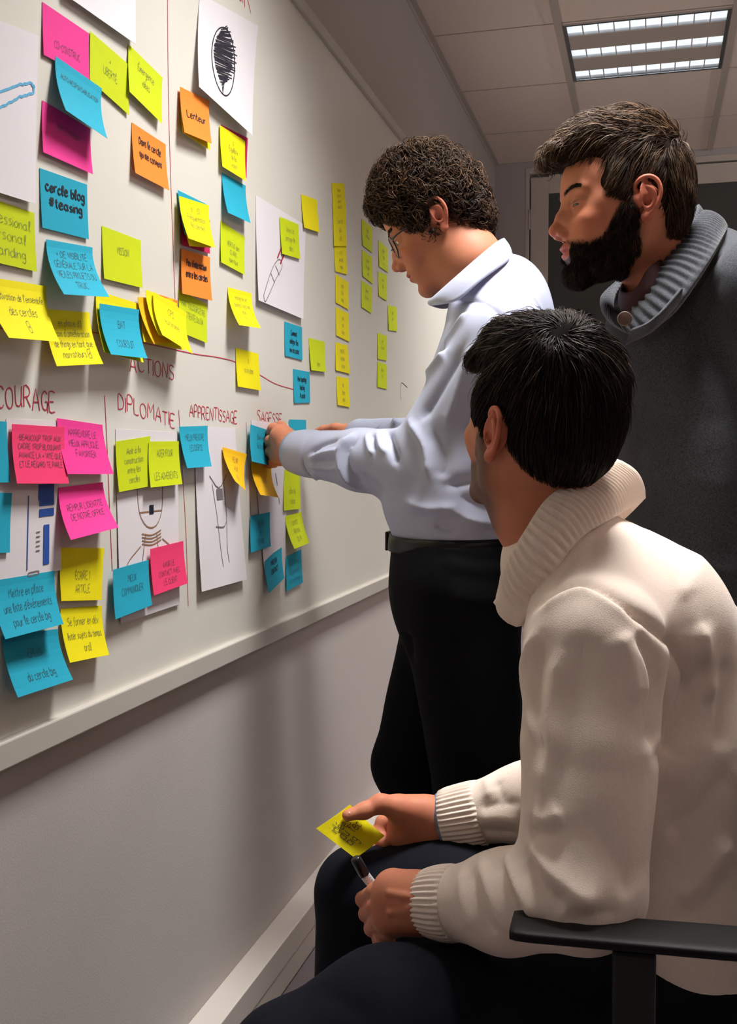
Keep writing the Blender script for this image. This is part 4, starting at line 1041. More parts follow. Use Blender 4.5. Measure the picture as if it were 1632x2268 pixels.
def shoe(root, ankle, fwd, m=None):
    f = Vector((fwd.x, fwd.y, 0)).normalized(); b = Body(); g = Vector((ankle.x, ankle.y, 0))
    b.cone(g - f * .03 + V3((0, 0, .045)), g + f * .06 + V3((0, 0, .04)), .04, .038, k=.0)
    b.cone(g + f * .06 + V3((0, 0, .036)), g + f * .175 + V3((0, 0, .028)), .042, .026, k=.03)
    b.cone(g - f * .02 + V3((0, 0, .05)), g - f * .01 + V3((0, 0, .10)), .042, .044, k=.02)
    V, Q = b.mesh(.006); V[:, 2] = np.maximum(V[:, 2], 0.001)
    put('shoe', (V, Q), m or M_SHOE, root)
def legs_body(hip, knee, ankle, rh, rk, ra, b=None):
    b = b or Body()
    b.cone(hip, knee, rh, rk, k=.03); b.cone(knee, ankle, rk * .98, ra, k=.02)
    return b

# =================================================================== curly-haired man at the board
gA = P(1010, 1400, 2.0)
PA = empty('person', (gA.x, gA.y, 0), 'standing man with curly brown hair, round glasses and pale blue shirt, pinning a note', 'person', None)
MA = head_frame(6, 31, 0, 960); sA = .925
oA = P(967, 484, 1.955) - MA @ (V3((-.004, .0755, .002)) * sA)
nbA = P(1108, 690, 2.01)
fA = head_frame(5, 0, 0, 1050) @ V3((1, 0, 0)); lA = V3((-fA.y, fA.x, 0)) * 1.0
lA = V3((0, 0, 1)).cross(fA)           # his left, towards the viewer
VA, QA, CA, LA = make_head(PA, MA, oA, sA, [(oA + MA @ V3((-.022, 0, -.005)), .058), (P(1044, 588, 2.0), .058), (nbA, .062)], {}, dict(stubble=.10))
# hands of the body
def chainb(b, pts, rs, k=.006):
    for i in range(len(pts) - 1): b.cone(P(*pts[i]), P(*pts[i + 1]), rs[i], rs[i + 1], k=k)
hb = Body()
hb.cone(P(730, 1010, 2.08), P(655, 1000, 2.165), .030, .0265, k=.0)
hb.cone(P(655, 992, 2.165), P(622, 968, 2.185), .027, .024, k=.02)
hb.cone(P(655, 1004, 2.165), P(620, 1008, 2.195), .026, .023, k=.02)
for pts in ([(630, 955, 2.185), (605, 949, 2.205), (594, 965, 2.235), (606, 968, 2.262)], [(622, 974, 2.185), (598, 976, 2.200), (590, 990, 2.232), (602, 992, 2.258)],
            [(622, 996, 2.188), (599, 1000, 2.202), (591, 1010, 2.232), (603, 1012, 2.256)], [(626, 1014, 2.192), (606, 1022, 2.206), (597, 1027, 2.230), (608, 1028, 2.252)]):
    chainb(hb, pts, [.0130, .0112, .0098, .0082], k=.0035)
chainb(hb, [(650, 970, 2.20), (622, 944, 2.232), (603, 950, 2.262)], [.013, .0105, .009], k=.006)
HL = hb.mesh(.0016)
hb = Body()
hb.cone(P(860, 985, 2.30), P(790, 962, 2.37), .028, .025, k=.0)
hb.cone(P(795, 962, 2.37), P(752, 962, 2.40), .024, .020, k=.015)
chainb(hb, [(765, 956, 2.40), (735, 950, 2.42), (712, 955, 2.43)], [.011, .0095, .008], k=.005)
chainb(hb, [(765, 966, 2.40), (735, 968, 2.415), (714, 970, 2.42)], [.011, .0095, .008], k=.005)
chainb(hb, [(765, 972, 2.395), (738, 978, 2.41), (718, 982, 2.415)], [.0105, .009, .008], k=.005)
chainb(hb, [(770, 952, 2.38), (742, 947, 2.39), (716, 951, 2.41), (703, 956, 2.42)], [.012, .010, .009, .0085], k=.005)
HR = hb.mesh(.002)
# inner figure hidden by the clothes
ib = Body()
shL, shR = P(1112, 765, 1.85), P(1095, 755, 2.22)
elL, wrL = P(938, 1032, 1.945), P(672, 1003, 2.14)
elR, wrR = P(985, 985, 2.27), P(800, 968, 2.36)
hipA = P(1012, 1250, 2.0)
ib.cone(nbA, P(1075, 880, 2.0), .06, .10, k=.0); ib.cone(P(1075, 880, 2.0), hipA, .10, .10, k=.03)
for a, b_, c in ((shL, elL, wrL), (shR, elR, wrR)): ib.cone(nbA, a, .05, .045, k=.03); ib.cone(a, b_, .042, .036, k=.02); ib.cone(b_, c, .034, .025, k=.02)
legA = []
kneeN, kneeF = P(1062, 1760, 1.93), P(912, 1690, 2.10)
hN, hF = hipA + lA * .085, hipA - lA * .085
ankN = V3((kneeN.x + .02, kneeN.y, .09)); ankF = V3((kneeF.x + .16, kneeF.y + .02, .10))
for h_, k_, a_ in ((hN, kneeN, ankN), (hF, kneeF, ankF)): ib.cone(h_, k_, .07, .05, k=.03); ib.cone(k_, a_, .048, .036, k=.02)
IB = ib.mesh(.014)
bodyV, bodyQ = join((VA, QA), HL, HR, IB)
CA = CA * .82
cols = np.concatenate([CA, skin_cols(HL[0], seed=2), skin_cols(HR[0], seed=3), skin_cols(IB[0])])
put('body', (bodyV, bodyQ), M_SKIN, PA, cols)
eyes(PA, MA, oA, sA, (1, 0, -.3))
# shirt
b = Body()
flA = (A3(fA), .66)
b.cone(P(1120, 760, 2.02), P(1085, 900, 2.02), .150, .175, k=.0, flat=flA)
b.cone(P(1085, 900, 2.02), P(1030, 1090, 2.0), .178, .178, k=.04, flat=flA)
b.cone(P(1030, 1090, 2.0), P(1012, 1150, 2.0), .180, .172, k=.03, flat=(A3(fA), .68))
for s_, sh in ((1, shL), (-1, shR)):
    b.cone(P(1118, 648, 2.02), sh + V3((0, 0, .010)), .050, .060, k=.05)
b.cone(shL, elL, .076, .074, k=.035); b.cone(elL, P(800, 1020, 2.04), .073, .058, k=.02); b.cone(P(800, 1020, 2.04), P(690, 1005, 2.125), .058, .046, k=.02)
b.cone(shR, elR, .072, .064, k=.035); b.cone(elR, wrR, .060, .040, k=.02)
b.ell(P(930, 1128, 1.99), (.06, .09, .035), k=.05)
b.cone(P(1064, 706, 2.0), P(1088, 800, 2.0), .088, .12, k=.04, flat=flA)
S = b.mesh(.0037); V, Q = S
wbz = P(1010, 1186, 2.0).z
V[:, 2] = np.where(V[:, 2] < wbz, wbz + (V[:, 2] - wbz) * .15, V[:, 2])
V = folds(V, Q, FOLDS_A, wob=.0018)
V = relax(V, Q, 1, .3)
put('shirt', (V, Q), M_SHIRT, PA)
# collar
tl_ = [P(1116, 527, 2.02), P(1096, 538, 1.945), P(1050, 576, 1.912), P(1000, 620, 1.912), P(962, 654, 1.95), P(950, 664, 2.01), P(985, 640, 2.085), P(1060, 575, 2.11), P(1108, 536, 2.08)]
bl_ = [P(1136, 572, 2.03), P(1120, 582, 1.925), P(1068, 618, 1.885), P(1015, 662, 1.885), P(975, 674, 1.92), P(955, 678, 2.0), P(1000, 680, 2.1), P(1075, 620, 2.14), P(1128, 586, 2.11)]
band('shirt_collar', tl_, bl_, M_SHIRT, PA, bulge=.004, thick=.002, n=120)
cuff('shirt_cuff', P(712, 1008, 2.108), P(655, 1001, 2.168), .0475, .0435, M_SHIRT, PA, bulge=.003, thick=.0025)
cuff('shirt_cuff', P(850, 978, 2.32), P(803, 967, 2.36), .042, .038, M_SHIRT, PA)
# belt and trousers
b = Body()
b.cone(P(1014, 1215, 2.0), P(1012, 1290, 2.0), .168, .172, k=.0, flat=(A3(fA), .74))
b.cone(hN + V3((.012, 0, -.03)), kneeN, .108, .082, k=.04); b.cone(kneeN, ankN, .077, .062, k=.02)
b.cone(hF + V3((0, 0, -.03)) - fA * .0, kneeF, .094, .078, k=.04); b.cone(kneeF, ankF, .076, .062, k=.02)
V, Q = b.mesh(.008)
zt = P(1010, 1196, 2.0).z
V[:, 2] = np.minimum(V[:, 2], zt)
V = folds(V, Q, [([(985, 1222), (1060, 1240), (1150, 1236)], .012, -.004), ([(990, 1272), (1060, 1284), (1150, 1290)], .012, -.004), ([(990, 1320), (1060, 1330), (1120, 1326)], .012, .005), ([(980, 1205), (984, 1300), (988, 1360)], .005, -.004), ([(900, 1400), (915, 1550), (930, 1740)], .02, -.012)])
put('trousers', (V, Q), M_BLACKT, PA)
def oval(c, f, l, a, bb, n=14): return [c + f * (a * math.cos(2 * math.pi * k / n)) + l * (bb * math.sin(2 * math.pi * k / n)) for k in range(n)]
band('belt', oval(P(1014, 1182, 2.0), fA, lA, .128, .174), oval(P(1013, 1216, 2.0), fA, lA, .130, .176), M_LEATHER, PA, bulge=.001, thick=.004, rows=3, n=100)
bc = P(1013, 1199, 2.0) + fA * .132
bk = MB(); bk.box((-.003, -.022, -.018), (.003, .022, .018), bev=.002)
Rb = frame(fA, (0, 0, 1)); bk.v = [tuple(bc + Rb @ V3(q)) for q in bk.v]
bk.build('belt_buckle', mat('dark_buckle', srgb((60, 58, 60)), .3, metal=.8), PA)
shoe(PA, ankN, fA); shoe(PA, ankF, fA)
# glasses
gl = bpy.data.objects.new('eyeglasses', bpy.data.meshes.new('eyeglasses'))
mb = MB()
def gA_(p): return oA + MA @ (V3(p) * sA)
def lens_ring(s, n=22, r=.0235): return [gA_((.1045 - .0025 * abs(math.cos(2 * math.pi * k / n)) - .009 * (1 + math.cos(2 * math.pi * k / n)) / 2 - .05 * .0235 * math.sin(2 * math.pi * k / n), s * (.0335 + r * math.cos(2 * math.pi * k / n)), .0095 + r * .92 * math.sin(2 * math.pi * k / n))) for k in range(n)]
for s in (-1, 1):
    mb.tube(lens_ring(s), .0016, 8, closed=True)
    mb.tube([gA_((.094, s * .0565, .016)), gA_((.090, s * .069, .018)), gA_((.078, s * .0745, .019)), gA_((.03, s * .0800, .020)), gA_((-.004, s * .0800, .024)), gA_((-.018, s * .0800, .010)), gA_((-.026, s * .079, -.008))], [.0017, .0022, .0018, .0015, .0015, .0015, .0012], 8)
mb.tube([gA_((.1035, -.0105, .014)), gA_((.106, 0, .0165)), gA_((.1035, .0105, .014))], .0014, 8)
glo = mb.build('eyeglasses', M_GLASSF, PA, smooth=True); glo['label'] = 'thin dark round metal glasses'
for s in (-1, 1):
    lr = lens_ring(s); c = sum(lr, V3()) / len(lr)
    MB().add([c] + lr, [(0, k + 1, (k + 1) % len(lr) + 1) for k in range(len(lr))]).build('lens', M_LENS, glo)

# =================================================================== bearded man leaning in
gC = P(1545, 1300, 1.80)
PC = empty('person', (gC.x, gC.y, 0), 'bearded brown-haired man in grey shawl-collar sweater, leaning in at right', 'person')
MC = head_frame(-20, 5, 0, 1400); sC = 1.0
dC = 1.74
oC = P(1420, 447, dC - .075) - MC @ (V3((-.004, .0755, .002)) * sC)
nbC = P(1515, 660, 1.85)
VC, QC, CC, LC = make_head(PC, MC, oC, sC, [(oC + MC @ V3((-.02, 0, -.01)), .062), (P(1465, 590, 1.79), .062), (nbC, .072)], dict(chin=.002, mouth=.0022, eye=.48), dict(beard=.96, stubble=.05, brow=(.018, .010, .007)))
fC = head_frame(0, 0, 0, 1500) @ V3((1, 0, 0)); lC = V3((0, 0, 1)).cross(fC)
hipC = P(1560, 1420, 1.910)
ib = Body()
ib.cone(nbC, P(1545, 1000, 1.890), .06, .11, k=.0); ib.cone(P(1545, 1000, 1.890), hipC, .11, .10, k=.03)
sCL, sCR = P(1680, 640, 1.710), P(1590, 650, 2.070)
eCL, eCR = V3((sCL.x + .11, sCL.y - .02, sCL.z - .30)), V3((sCR.x + .02, sCR.y + .05, sCR.z - .30))
wCL, wCR = eCL + V3((.03, .02, -.245)), eCR + fC * .12 + V3((0, 0, -.23))
for a, b_, c in ((sCL, eCL, wCL), (sCR, eCR, wCR)): ib.cone(nbC, a, .05, .045, k=.03); ib.cone(a, b_, .045, .036, k=.02); ib.cone(b_, c, .034, .026, k=.02)
hC1, hC2 = hipC + lC * .085, hipC - lC * .085
kC1, kC2 = V3((hC1.x + .0, hC1.y, .48)), V3((hC2.x + .0, hC2.y + .03, .48))
aC1, aC2 = V3((kC1.x + .03, kC1.y, .09)), V3((kC2.x + .03, kC2.y + .02, .09))
for h_, k_, a_ in ((hC1, kC1, aC1), (hC2, kC2, aC2)): ib.cone(h_, k_, .07, .05, k=.03); ib.cone(k_, a_, .048, .036, k=.02)
IB = ib.mesh(.014)
def plain_hand(w, d, side):
    """relaxed hand hanging from the wrist w in direction d"""
    d = d.normalized(); s = side.normalized(); n = d.cross(s); b = Body()
    b.cone(w - d * .05, w + d * .01, .027, .025, k=.0); b.cone(w + d * .01, w + d * .075, .026, .036, k=.02, flat=(A3(n), .5))
    for k, (o, L) in enumerate(((-.028, .066), (-.009, .076), (.010, .072), (.028, .056))):
        p = w + d * .075 + s * o; q = p + d * L * .5 + n * .006; r = q + d * L * .45 + n * .016
        b.cone(p, q, .0095, .0088, k=.005); b.cone(q, r, .0088, .0075, k=.003)
    p = w + d * .03 - s * .026; q = p + d * .035 - s * .018 + n * .01; b.cone(p, q, .012, .010, k=.006); b.cone(q, q + d * .028 + n * .006, .010, .008, k=.003)
    return b.mesh(.0026)
H1, H2 = plain_hand(wCL, V3((-.1, 0, -1)), fC * -1), plain_hand(wCR, V3((-.1, 0, -1)), fC * -1)
bodyV, bodyQ = join((VC, QC), IB, H1, H2)
put('body', (bodyV, bodyQ), M_SKIN, PC, np.concatenate([CC, skin_cols(IB[0]), skin_cols(H1[0]), skin_cols(H2[0])]))
eyes(PC, MC, oC, sC, (1, .32, -.14))
b = Body(); flC = (A3(fC), .70)
b.cone(P(1540, 800, 1.890), P(1545, 1000, 1.890), .175, .195, k=.0, flat=flC)
b.cone(P(1545, 1000, 1.890), P(1560, 1380, 1.910), .195, .19, k=.04, flat=flC)
b.ell(P(1440, 745, 1.830), (.08, .09, .075), k=.06)
for sh in (sCL, sCR): b.cone(P(1555, 640, 1.88), sh + V3((0, 0, .01)), .085, .072, k=.05)
b.cone(P(1560, 640, 1.90), P(1600, 820, 1.90), .10, .16, k=.05)
b.cone(sCL, eCL, .078, .068, k=.035); b.cone(eCL, wCL, .064, .045, k=.02)
b.cone(sCR, eCR, .078, .068, k=.035); b.cone(eCR, wCR, .064, .045, k=.02)
V, Q = b.mesh(.007)
V = folds(V, Q, FOLDS_C)
zb = P(1560, 1345, 1.750).z
V[:, 2] = np.where(V[:, 2] < zb, zb + (V[:, 2] - zb) * .1, V[:, 2])
put('sweater', (V, Q), M_GREYK, PC)
tC = [P(1530, 474, 1.84), P(1500, 520, 1.755), P(1462, 585, 1.715), P(1428, 640, 1.705), P(1390, 690, 1.730), P(1362, 690, 1.80), P(1360, 640, 1.90), P(1410, 580, 1.95), P(1480, 520, 1.94), P(1520, 482, 1.90)]
bC = [P(1612, 500, 1.86), P(1590, 540, 1.70), P(1540, 618, 1.640), P(1478, 696, 1.630), P(1402, 738, 1.665), P(1352, 712, 1.76), P(1335, 680, 1.90), P(1410, 640, 2.00), P(1520, 560, 2.00), P(1590, 506, 1.95)]
co = band('shawl_collar', tC, bC, M_GREYK, PC, ribs=64, amp=.0022, bulge=.012, thick=.008, n=640, rows=14)
band('collar_stand', [P(1548, 455, 1.85), P(1515, 505, 1.755), P(1475, 572, 1.725), P(1450, 540, 1.90), P(1500, 490, 1.93), P(1535, 460, 1.90)], [P(1600, 492, 1.86), P(1580, 530, 1.715), P(1520, 610, 1.68), P(1440, 600, 1.95), P(1520, 540, 1.98), P(1585, 500, 1.93)], M_GREYK, PC, ribs=40, amp=.0018, bulge=-.008, thick=.006, n=400)
# rib panel under the collar
tp = [P(1592, 560, 1.640), P(1520, 652, 1.590), P(1455, 728, 1.585), P(1398, 752, 1.640)]
bp = [P(1560, 640, 1.665), P(1500, 700, 1.630), P(1450, 745, 1.620), P(1380, 775, 1.665)]
band('rib_panel', [P(1512, 640, 1.605), P(1452, 706, 1.595), P(1398, 730, 1.640)], [P(1490, 690, 1.635), P(1445, 735, 1.630), P(1385, 765, 1.670)], M_GREYK, PC, ribs=0, closed=False, n=60, bulge=.004)
ti = [P(1440, 590, 1.690), P(1405, 640, 1.690), P(1375, 645, 1.740), P(1390, 610, 1.830), P(1460, 560, 1.870), P(1500, 550, 1.790)]
bi = [P(1470, 640, 1.690), P(1425, 690, 1.690), P(1375, 690, 1.750), P(1390, 660, 1.850), P(1480, 620, 1.890), P(1540, 600, 1.810)]
band('undershirt_neckline', ti, bi, mat('burgundy_jersey', srgb((58, 22, 28)), .8), PC, bulge=.004, thick=.003)
# button
bp0 = P(1383, 706, 1.610); vd = (CAM - bp0).normalized(); Rb = frame(vd, (0, 0, 1))
mb = MB(); circ = lambda r, x, n=20: [bp0 + Rb @ V3((x, r * math.cos(2 * math.pi * k / n), r * math.sin(2 * math.pi * k / n))) for k in range(n)]
prof = [(.0005, -.002), (.0095, -.002), (.0112, 0), (.0105, .002), (.0085, .0018), (.0075, .001), (.0005, .001)]
for (ra_, xa) in prof: mb.v += [tuple(p) for p in circ(ra_, xa)]
for i in range(len(prof) - 1):
    for k in range(20): mb.f.append((i * 20 + k, i * 20 + (k + 1) % 20, i * 20 + 20 + (k + 1) % 20, i * 20 + 20 + k))
mb.mi = [0] * len(mb.f)
bo = mb.build('button', M_BUTTON, PC, smooth=True)
b = Body(); b.cone(hipC + V3((0, 0, .03)), hipC, .165, .17, k=.0, flat=(A3(fC), .72))
b.cone(hC1, kC1, .095, .075, k=.04); b.cone(kC1, aC1, .074, .062, k=.02); b.cone(hC2, kC2, .095, .075, k=.04); b.cone(kC2, aC2, .074, .062, k=.02)
put('trousers', b.mesh(.01), M_BLACKT, PC)
shoe(PC, aC1, fC); shoe(PC, aC2, fC)

# =================================================================== seated man
gB = P(1480, 1900, 1.36)
PB = empty('person', (gB.x, gB.y, 0), 'seated dark-haired man in cream ribbed-collar sweater seen from behind, holding pen and note', 'person')
MBm = head_frame(50, -14, 0, 1150); sB = .985
oB = P(1096, 966, 1.30) - MBm @ (V3((-.004, .0755, .002)) * sB)
nbB = P(1262, 1225, 1.37)
VB, QB, CB, LB = make_head(PB, MBm, oB, sB, [(oB + MBm @ V3((-.02, 0, -.01)), .060), (P(1205, 1130, 1.37), .062), (nbB, .07)], dict(sk=.006), dict(beard=.5, stubble=.34, beardcol=(.035, .022, .016), brow=(.015, .010, .008)))
fB = head_frame(30, 0, 0, 1350) @ V3((1, 0, 0)); lB = V3((0, 0, 1)).cross(fB)
sBL, sBR = P(1318, 1440, 1.19), P(1468, 1440, 1.50)
eBL, wBL = P(1290, 1966, 1.12), P(968, 1998, 1.262)
eBR, wBR = P(1330, 1720, 1.53), P(995, 1814, 1.60)
hipB = P(1555, 2165, 1.385)
kBL, kBR = P(648, 2378, 1.18), P(800, 1975, 1.62)
hBL, hBR = hipB + lB * .082, hipB - lB * .09
aBL = V3((kBL.x - .00, kBL.y + .02, .09)); aBR = V3((kBR.x - .02, kBR.y, .09))
ib = Body()
ib.cone(nbB, P(1400, 1420, 1.37), .055, .085, k=.0); ib.cone(P(1400, 1420, 1.37), P(1490, 1800, 1.40), .085, .085, k=.03); ib.cone(P(1490, 1800, 1.40), hipB, .085, .08, k=.03)
for a, b_, c in ((sBL, eBL, wBL), (sBR, eBR, wBR)): ib.cone(nbB, a, .05, .045, k=.03); ib.cone(a, b_, .045, .036, k=.02); ib.cone(b_, c, .034, .025, k=.02)
for h_, k_, a_ in ((hBL, kBL, aBL), (hBR, kBR, aBR)): ib.cone(h_, k_, .07, .05, k=.03); ib.cone(k_, a_, .048, .036, k=.02)
IB = ib.mesh(.014)
hb = Body()      # left hand, closed round the pen
hb.cone(P(1000, 2000, 1.25), P(935, 2000, 1.272), .030, .0275, k=.0)
hb.cone(P(935, 1988, 1.272), P(872, 1972, 1.288), .030, .026, k=.02)
hb.cone(P(935, 2012, 1.272), P(868, 2026, 1.285), .029, .026, k=.02)
for pts in ([(872, 1966, 1.285), (832, 1975, 1.298), (805, 1992, 1.322), (828, 1996, 1.350)], [(866, 1996, 1.275), (832, 2008, 1.290), (812, 2024, 1.320), (836, 2028, 1.345)],
            [(866, 2026, 1.276), (838, 2040, 1.292), (824, 2056, 1.318), (848, 2060, 1.340)], [(872, 2052, 1.282), (850, 2068, 1.300), (842, 2080, 1.318), (862, 2084, 1.335)]):
    chainb(hb, pts, [.0132, .0114, .0098, .0082], k=.0035)
chainb(hb, [(925, 1976, 1.30), (884, 1950, 1.325), (856, 1964, 1.345), (832, 1984, 1.350)], [.016, .0125, .0105, .009], k=.007)
for pts in ([(930, 1990, 1.236), (895, 1985, 1.249), (862, 1978, 1.262)], [(925, 2005, 1.238), (890, 2018, 1.250), (862, 2022, 1.256)], [(905, 2012, 1.243), (888, 2040, 1.256), (872, 2050, 1.263)]):
    chainb(hb, pts, [.0022, .0026, .002], k=.006)
HL = hb.mesh(.0014)
hb = Body()      # right hand, thumb on top of the note
hb.cone(P(1040, 1810, 1.59), P(975, 1818, 1.605), .031, .029, k=.0)
hb.cone(P(975, 1812, 1.605), P(905, 1808, 1.612), .030, .030, k=.02)
hb.cone(P(965, 1830, 1.612), P(895, 1848, 1.622), .030, .026, k=.02)
hb.cone(P(935, 1795, 1.595), P(880, 1790, 1.592), .020, .018, k=.02)
chainb(hb, [(880, 1788, 1.590), (842, 1780, 1.580), (806, 1796, 1.572), (770, 1806, 1.563)], [.0185, .0135, .0115, .0085], k=.008)
chainb(hb, [(890, 1815, 1.632), (848, 1822, 1.640), (838, 1848, 1.632), (850, 1868, 1.615)], [.0125, .0110, .0100, .0090], k=.006)
chainb(hb, [(885, 1838, 1.638), (842, 1852, 1.645), (820, 1846, 1.638), (800, 1838, 1.625)], [.0125, .0110, .0100, .0085], k=.006)
chainb(hb, [(885, 1860, 1.632), (848, 1878, 1.640), (822, 1872, 1.634), (806, 1862, 1.624)], [.0120, .0108, .0098, .0082], k=.006)
chainb(hb, [(890, 1878, 1.622), (858, 1892, 1.626), (832, 1888, 1.622), (818, 1878, 1.616)], [.0110, .0098, .0088, .0075], k=.006)
HR = hb.mesh(.0016)
bodyV, bodyQ = join((VB, QB), HL, HR, IB)
put('body', (bodyV, bodyQ), M_SKIN, PB, np.concatenate([CB, skin_cols(HL[0], seed=4, red=.45), skin_cols(HR[0], seed=5, red=.45), skin_cols(IB[0])]))
eyes(PB, MBm, oB, sB)
# thumb nail
b = Body(); b.ell(P(774, 1801, 1.5618), (.0050, .0065, .0042), k=0); put('thumb_nail', b.mesh(.001), mat('nail', srgb((214, 150, 126)), .3), PB)
b = Body(); flB = (A3(fB), .70)
b.cone(P(1405, 1515, 1.365), P(1450, 1640, 1.39), .145, .172, k=.0, flat=(A3(fB), .76))
b.cone(P(1450, 1640, 1.39), P(1540, 1980, 1.40), .172, .175, k=.05, flat=(A3(fB), .78))
b.cone(P(1540, 1980, 1.40), P(1555, 2130, 1.40), .175, .172, k=.04, flat=(A3(fB), .74))
b.cone(P(1262, 1245, 1.37), P(1400, 1380, 1.36), .070, .12, k=.06)
b.cone(nbB + V3((0, 0, -.02)), sBL + V3((0, 0, .006)), .070, .070, k=.06); b.cone(nbB + V3((0, 0, -.02)), sBR, .062, .072, k=.05)
b.cone(P(1300, 1262, 1.42), P(1465, 1430, 1.46), .056, .080, k=.05)
b.cone(P(1385, 1330, 1.44), P(1505, 1500, 1.46), .085, .11, k=.06)
mBL = sBL.lerp(eBL, .42); b.cone(sBL, mBL, .0775, .075, k=.028); b.cone(mBL, eBL, .075, .066, k=.006); b.cone(eBL, P(1120, 1998, 1.195), .064, .054, k=.012); b.cone(P(1120, 1998, 1.195), P(1010, 2000, 1.25), .054, .042, k=.02)
b.cone(sBR, eBR, .080, .068, k=.03); b.cone(eBR, P(1160, 1778, 1.565), .066, .054, k=.02); b.cone(P(1160, 1778, 1.565), P(1040, 1805, 1.595), .054, .045, k=.02)
b.ell(P(1235, 1890, 1.15), (.03, .03, .03), k=.03)
V, Q = b.mesh(.0042)
V = folds(V, Q, FOLDS_B)
V = relax(V, Q, 1, .35)
zb = P(1540, 2165, 1.30).z
V[:, 2] = np.where(V[:, 2] < zb, zb + (V[:, 2] - zb) * .1, V[:, 2])
put('sweater', (V, Q), M_CREAM, PB)
tB = [P(1358, 1018, 1.42), P(1300, 1052, 1.335), P(1215, 1100, 1.275), P(1160, 1180, 1.255), P(1116, 1258, 1.275), P(1108, 1300, 1.33), P(1112, 1290, 1.42), P(1180, 1190, 1.50), P(1270, 1090, 1.52), P(1340, 1030, 1.49)]
bB = [P(1424, 1108, 1.45), P(1370, 1140, 1.33), P(1300, 1180, 1.262), P(1245, 1240, 1.235), P(1195, 1325, 1.238), P(1150, 1385, 1.29), P(1150, 1370, 1.42), P(1230, 1270, 1.53), P(1340, 1180, 1.56), P(1420, 1110, 1.52)]
cb = band('ribbed_collar', tB, bB, M_CREAM, PB, ribs=84, amp=.0021, bulge=.012, thick=.007, n=840, rows=14, roll=.002)
band('collar_flap', [P(1122, 1262, 1.268), P(1118, 1292, 1.272), P(1092, 1334, 1.288)], [P(1190, 1320, 1.240), P(1178, 1350, 1.245), P(1148, 1388, 1.262)], M_CREAM, PB, closed=False, n=40, bulge=.004, thick=.006)
cuff('ribbed_cuff', P(1012, 2000, 1.245), P(940, 1998, 1.272), .0435, .0365, M_CREAM, PB, ribs=38, amp=.0012, thick=.005, bulge=.002)
cuff('ribbed_cuff', P(1072, 1800, 1.588), P(985, 1815, 1.604), .0490, .0440, M_CREAM, PB, ribs=38, amp=.0014, thick=.005, bulge=.001)
cuff('shirt_cuff', P(1000, 1813, 1.602), P(978, 1817, 1.606), .0410, .0405, mat('checked_blue_cotton', srgb((120, 134, 160)), .7, noise=.5, nscale=500), PB, thick=.002)
cuff('wrist_band', P(938, 1998, 1.270), P(931, 1999, 1.272), .0335, .0330, M_LEATHER, PB, thick=.003)
hemc = P(1552, 2190, 1.40) + fB * .012
band('ribbed_hem', oval(hemc + V3((0, 0, .03)), fB, lB, .166, .203, 16), oval(hemc + V3((0, 0, -.034)), fB, lB, .160, .196, 16), M_CREAM, PB, ribs=110, amp=.0018, bulge=.003, thick=.005, n=880, rows=5)
b = Body()
b.cone(hipB - lB * .03, hipB + lB * .03 + V3((0, 0, -.0)), .122, .122, k=.0)
b.cone(hBL, P(860, 2290, 1.20), .086, .090, k=.05); b.cone(P(860, 2290, 1.20), kBL, .090, .074, k=.03); b.cone(kBL, aBL, .073, .062, k=.02)
b.cone(hBR, P(1000, 1990, 1.58), .10, .085, k=.05); b.cone(P(1000, 1990, 1.58), kBR, .085, .066, k=.03); b.cone(kBR, aBR, .068, .060, k=.02)
V, Q = b.mesh(.008)
V = folds(V, Q, [([(900, 2110), (960, 2160), (980, 2230)], .02, -.004), ([(700, 2190), (780, 2230), (820, 2268)], .018, -.004), ([(1010, 2110), (1080, 2160), (1120, 2250)], .02, -.005)])
put('trousers', (V, Q), M_NAVY, PB)
shoe(PB, aBL, fB); shoe(PB, aBR, fB)
# =================================================================== hair
def tolocal(M, o, s): return lambda p: (M.transposed() @ (Vector(p) - o)) / s
def hair_volume(parts, M, o, s, res=.0028, bump=.0, f=180, seed=0):
    b = Body()
    for p in parts:
        if p[0] == 'e': b.ell(p[1], p[2], k=p[3], op=p[4] if len(p) > 4 else 1)
        else: b.cone(p[1], p[2], p[3], p[4], k=p[5], op=p[6] if len(p) > 6 else 1)
    V, Q = b.mesh(res); V = relax(V, Q, 1, .5)
    if bump: V = V + normals(V, Q) * (bump * np.abs(noise3(V, f, seed)))[:, None]
    return xf(V, M, o, s), Q
def both(*ps):
    out = []
    for p in ps:
        p = list(p); out.append(tuple(p))
        q = list(p); q[1] = (p[1][0], -p[1][1], p[1][2])
        if p[0] == 'c': q[2] = (p[2][0], -p[2][1], p[2][2])
        out.append(tuple(q))
    return out
def grow(name, vol, root, M, o, s, count, flow_local, **k):
    inv_ = M.transposed()
    def flow(p, n):
        lp = (inv_ @ (p - o)) / s
        return M @ Vector(flow_local(lp, inv_ @ n))
    V, F, C = strands(name, vol, root, M_HAIR, count, flow, **k)
    return V, F, C
def hair_obj(name, vol, grown, root, under, **k):
    """solid hair mass plus all the locks as one part"""
    V0, Q0 = vol; nb_ = len(Q0); Vs = [V0]; Fs = [tuple(int(i) for i in q) for q in Q0]; Cs = [np.tile(np.array(srgb(under)), (len(V0), 1))]; n = len(V0)
    for V, F, C in grown:
        Vs.append(V); Fs += [tuple(i + n for i in f) for f in F]; Cs.append(C); n += len(V)
    o = mesh_obj(name, np.concatenate(Vs), Fs, [M_HAIR, M_HBASE], root, smooth=True, cols=np.concatenate(Cs))
    mi = np.zeros(len(Fs), dtype=np.int32); mi[:nb_] = 1; o.data.polygons.foreach_set('material_index', mi)
    return o
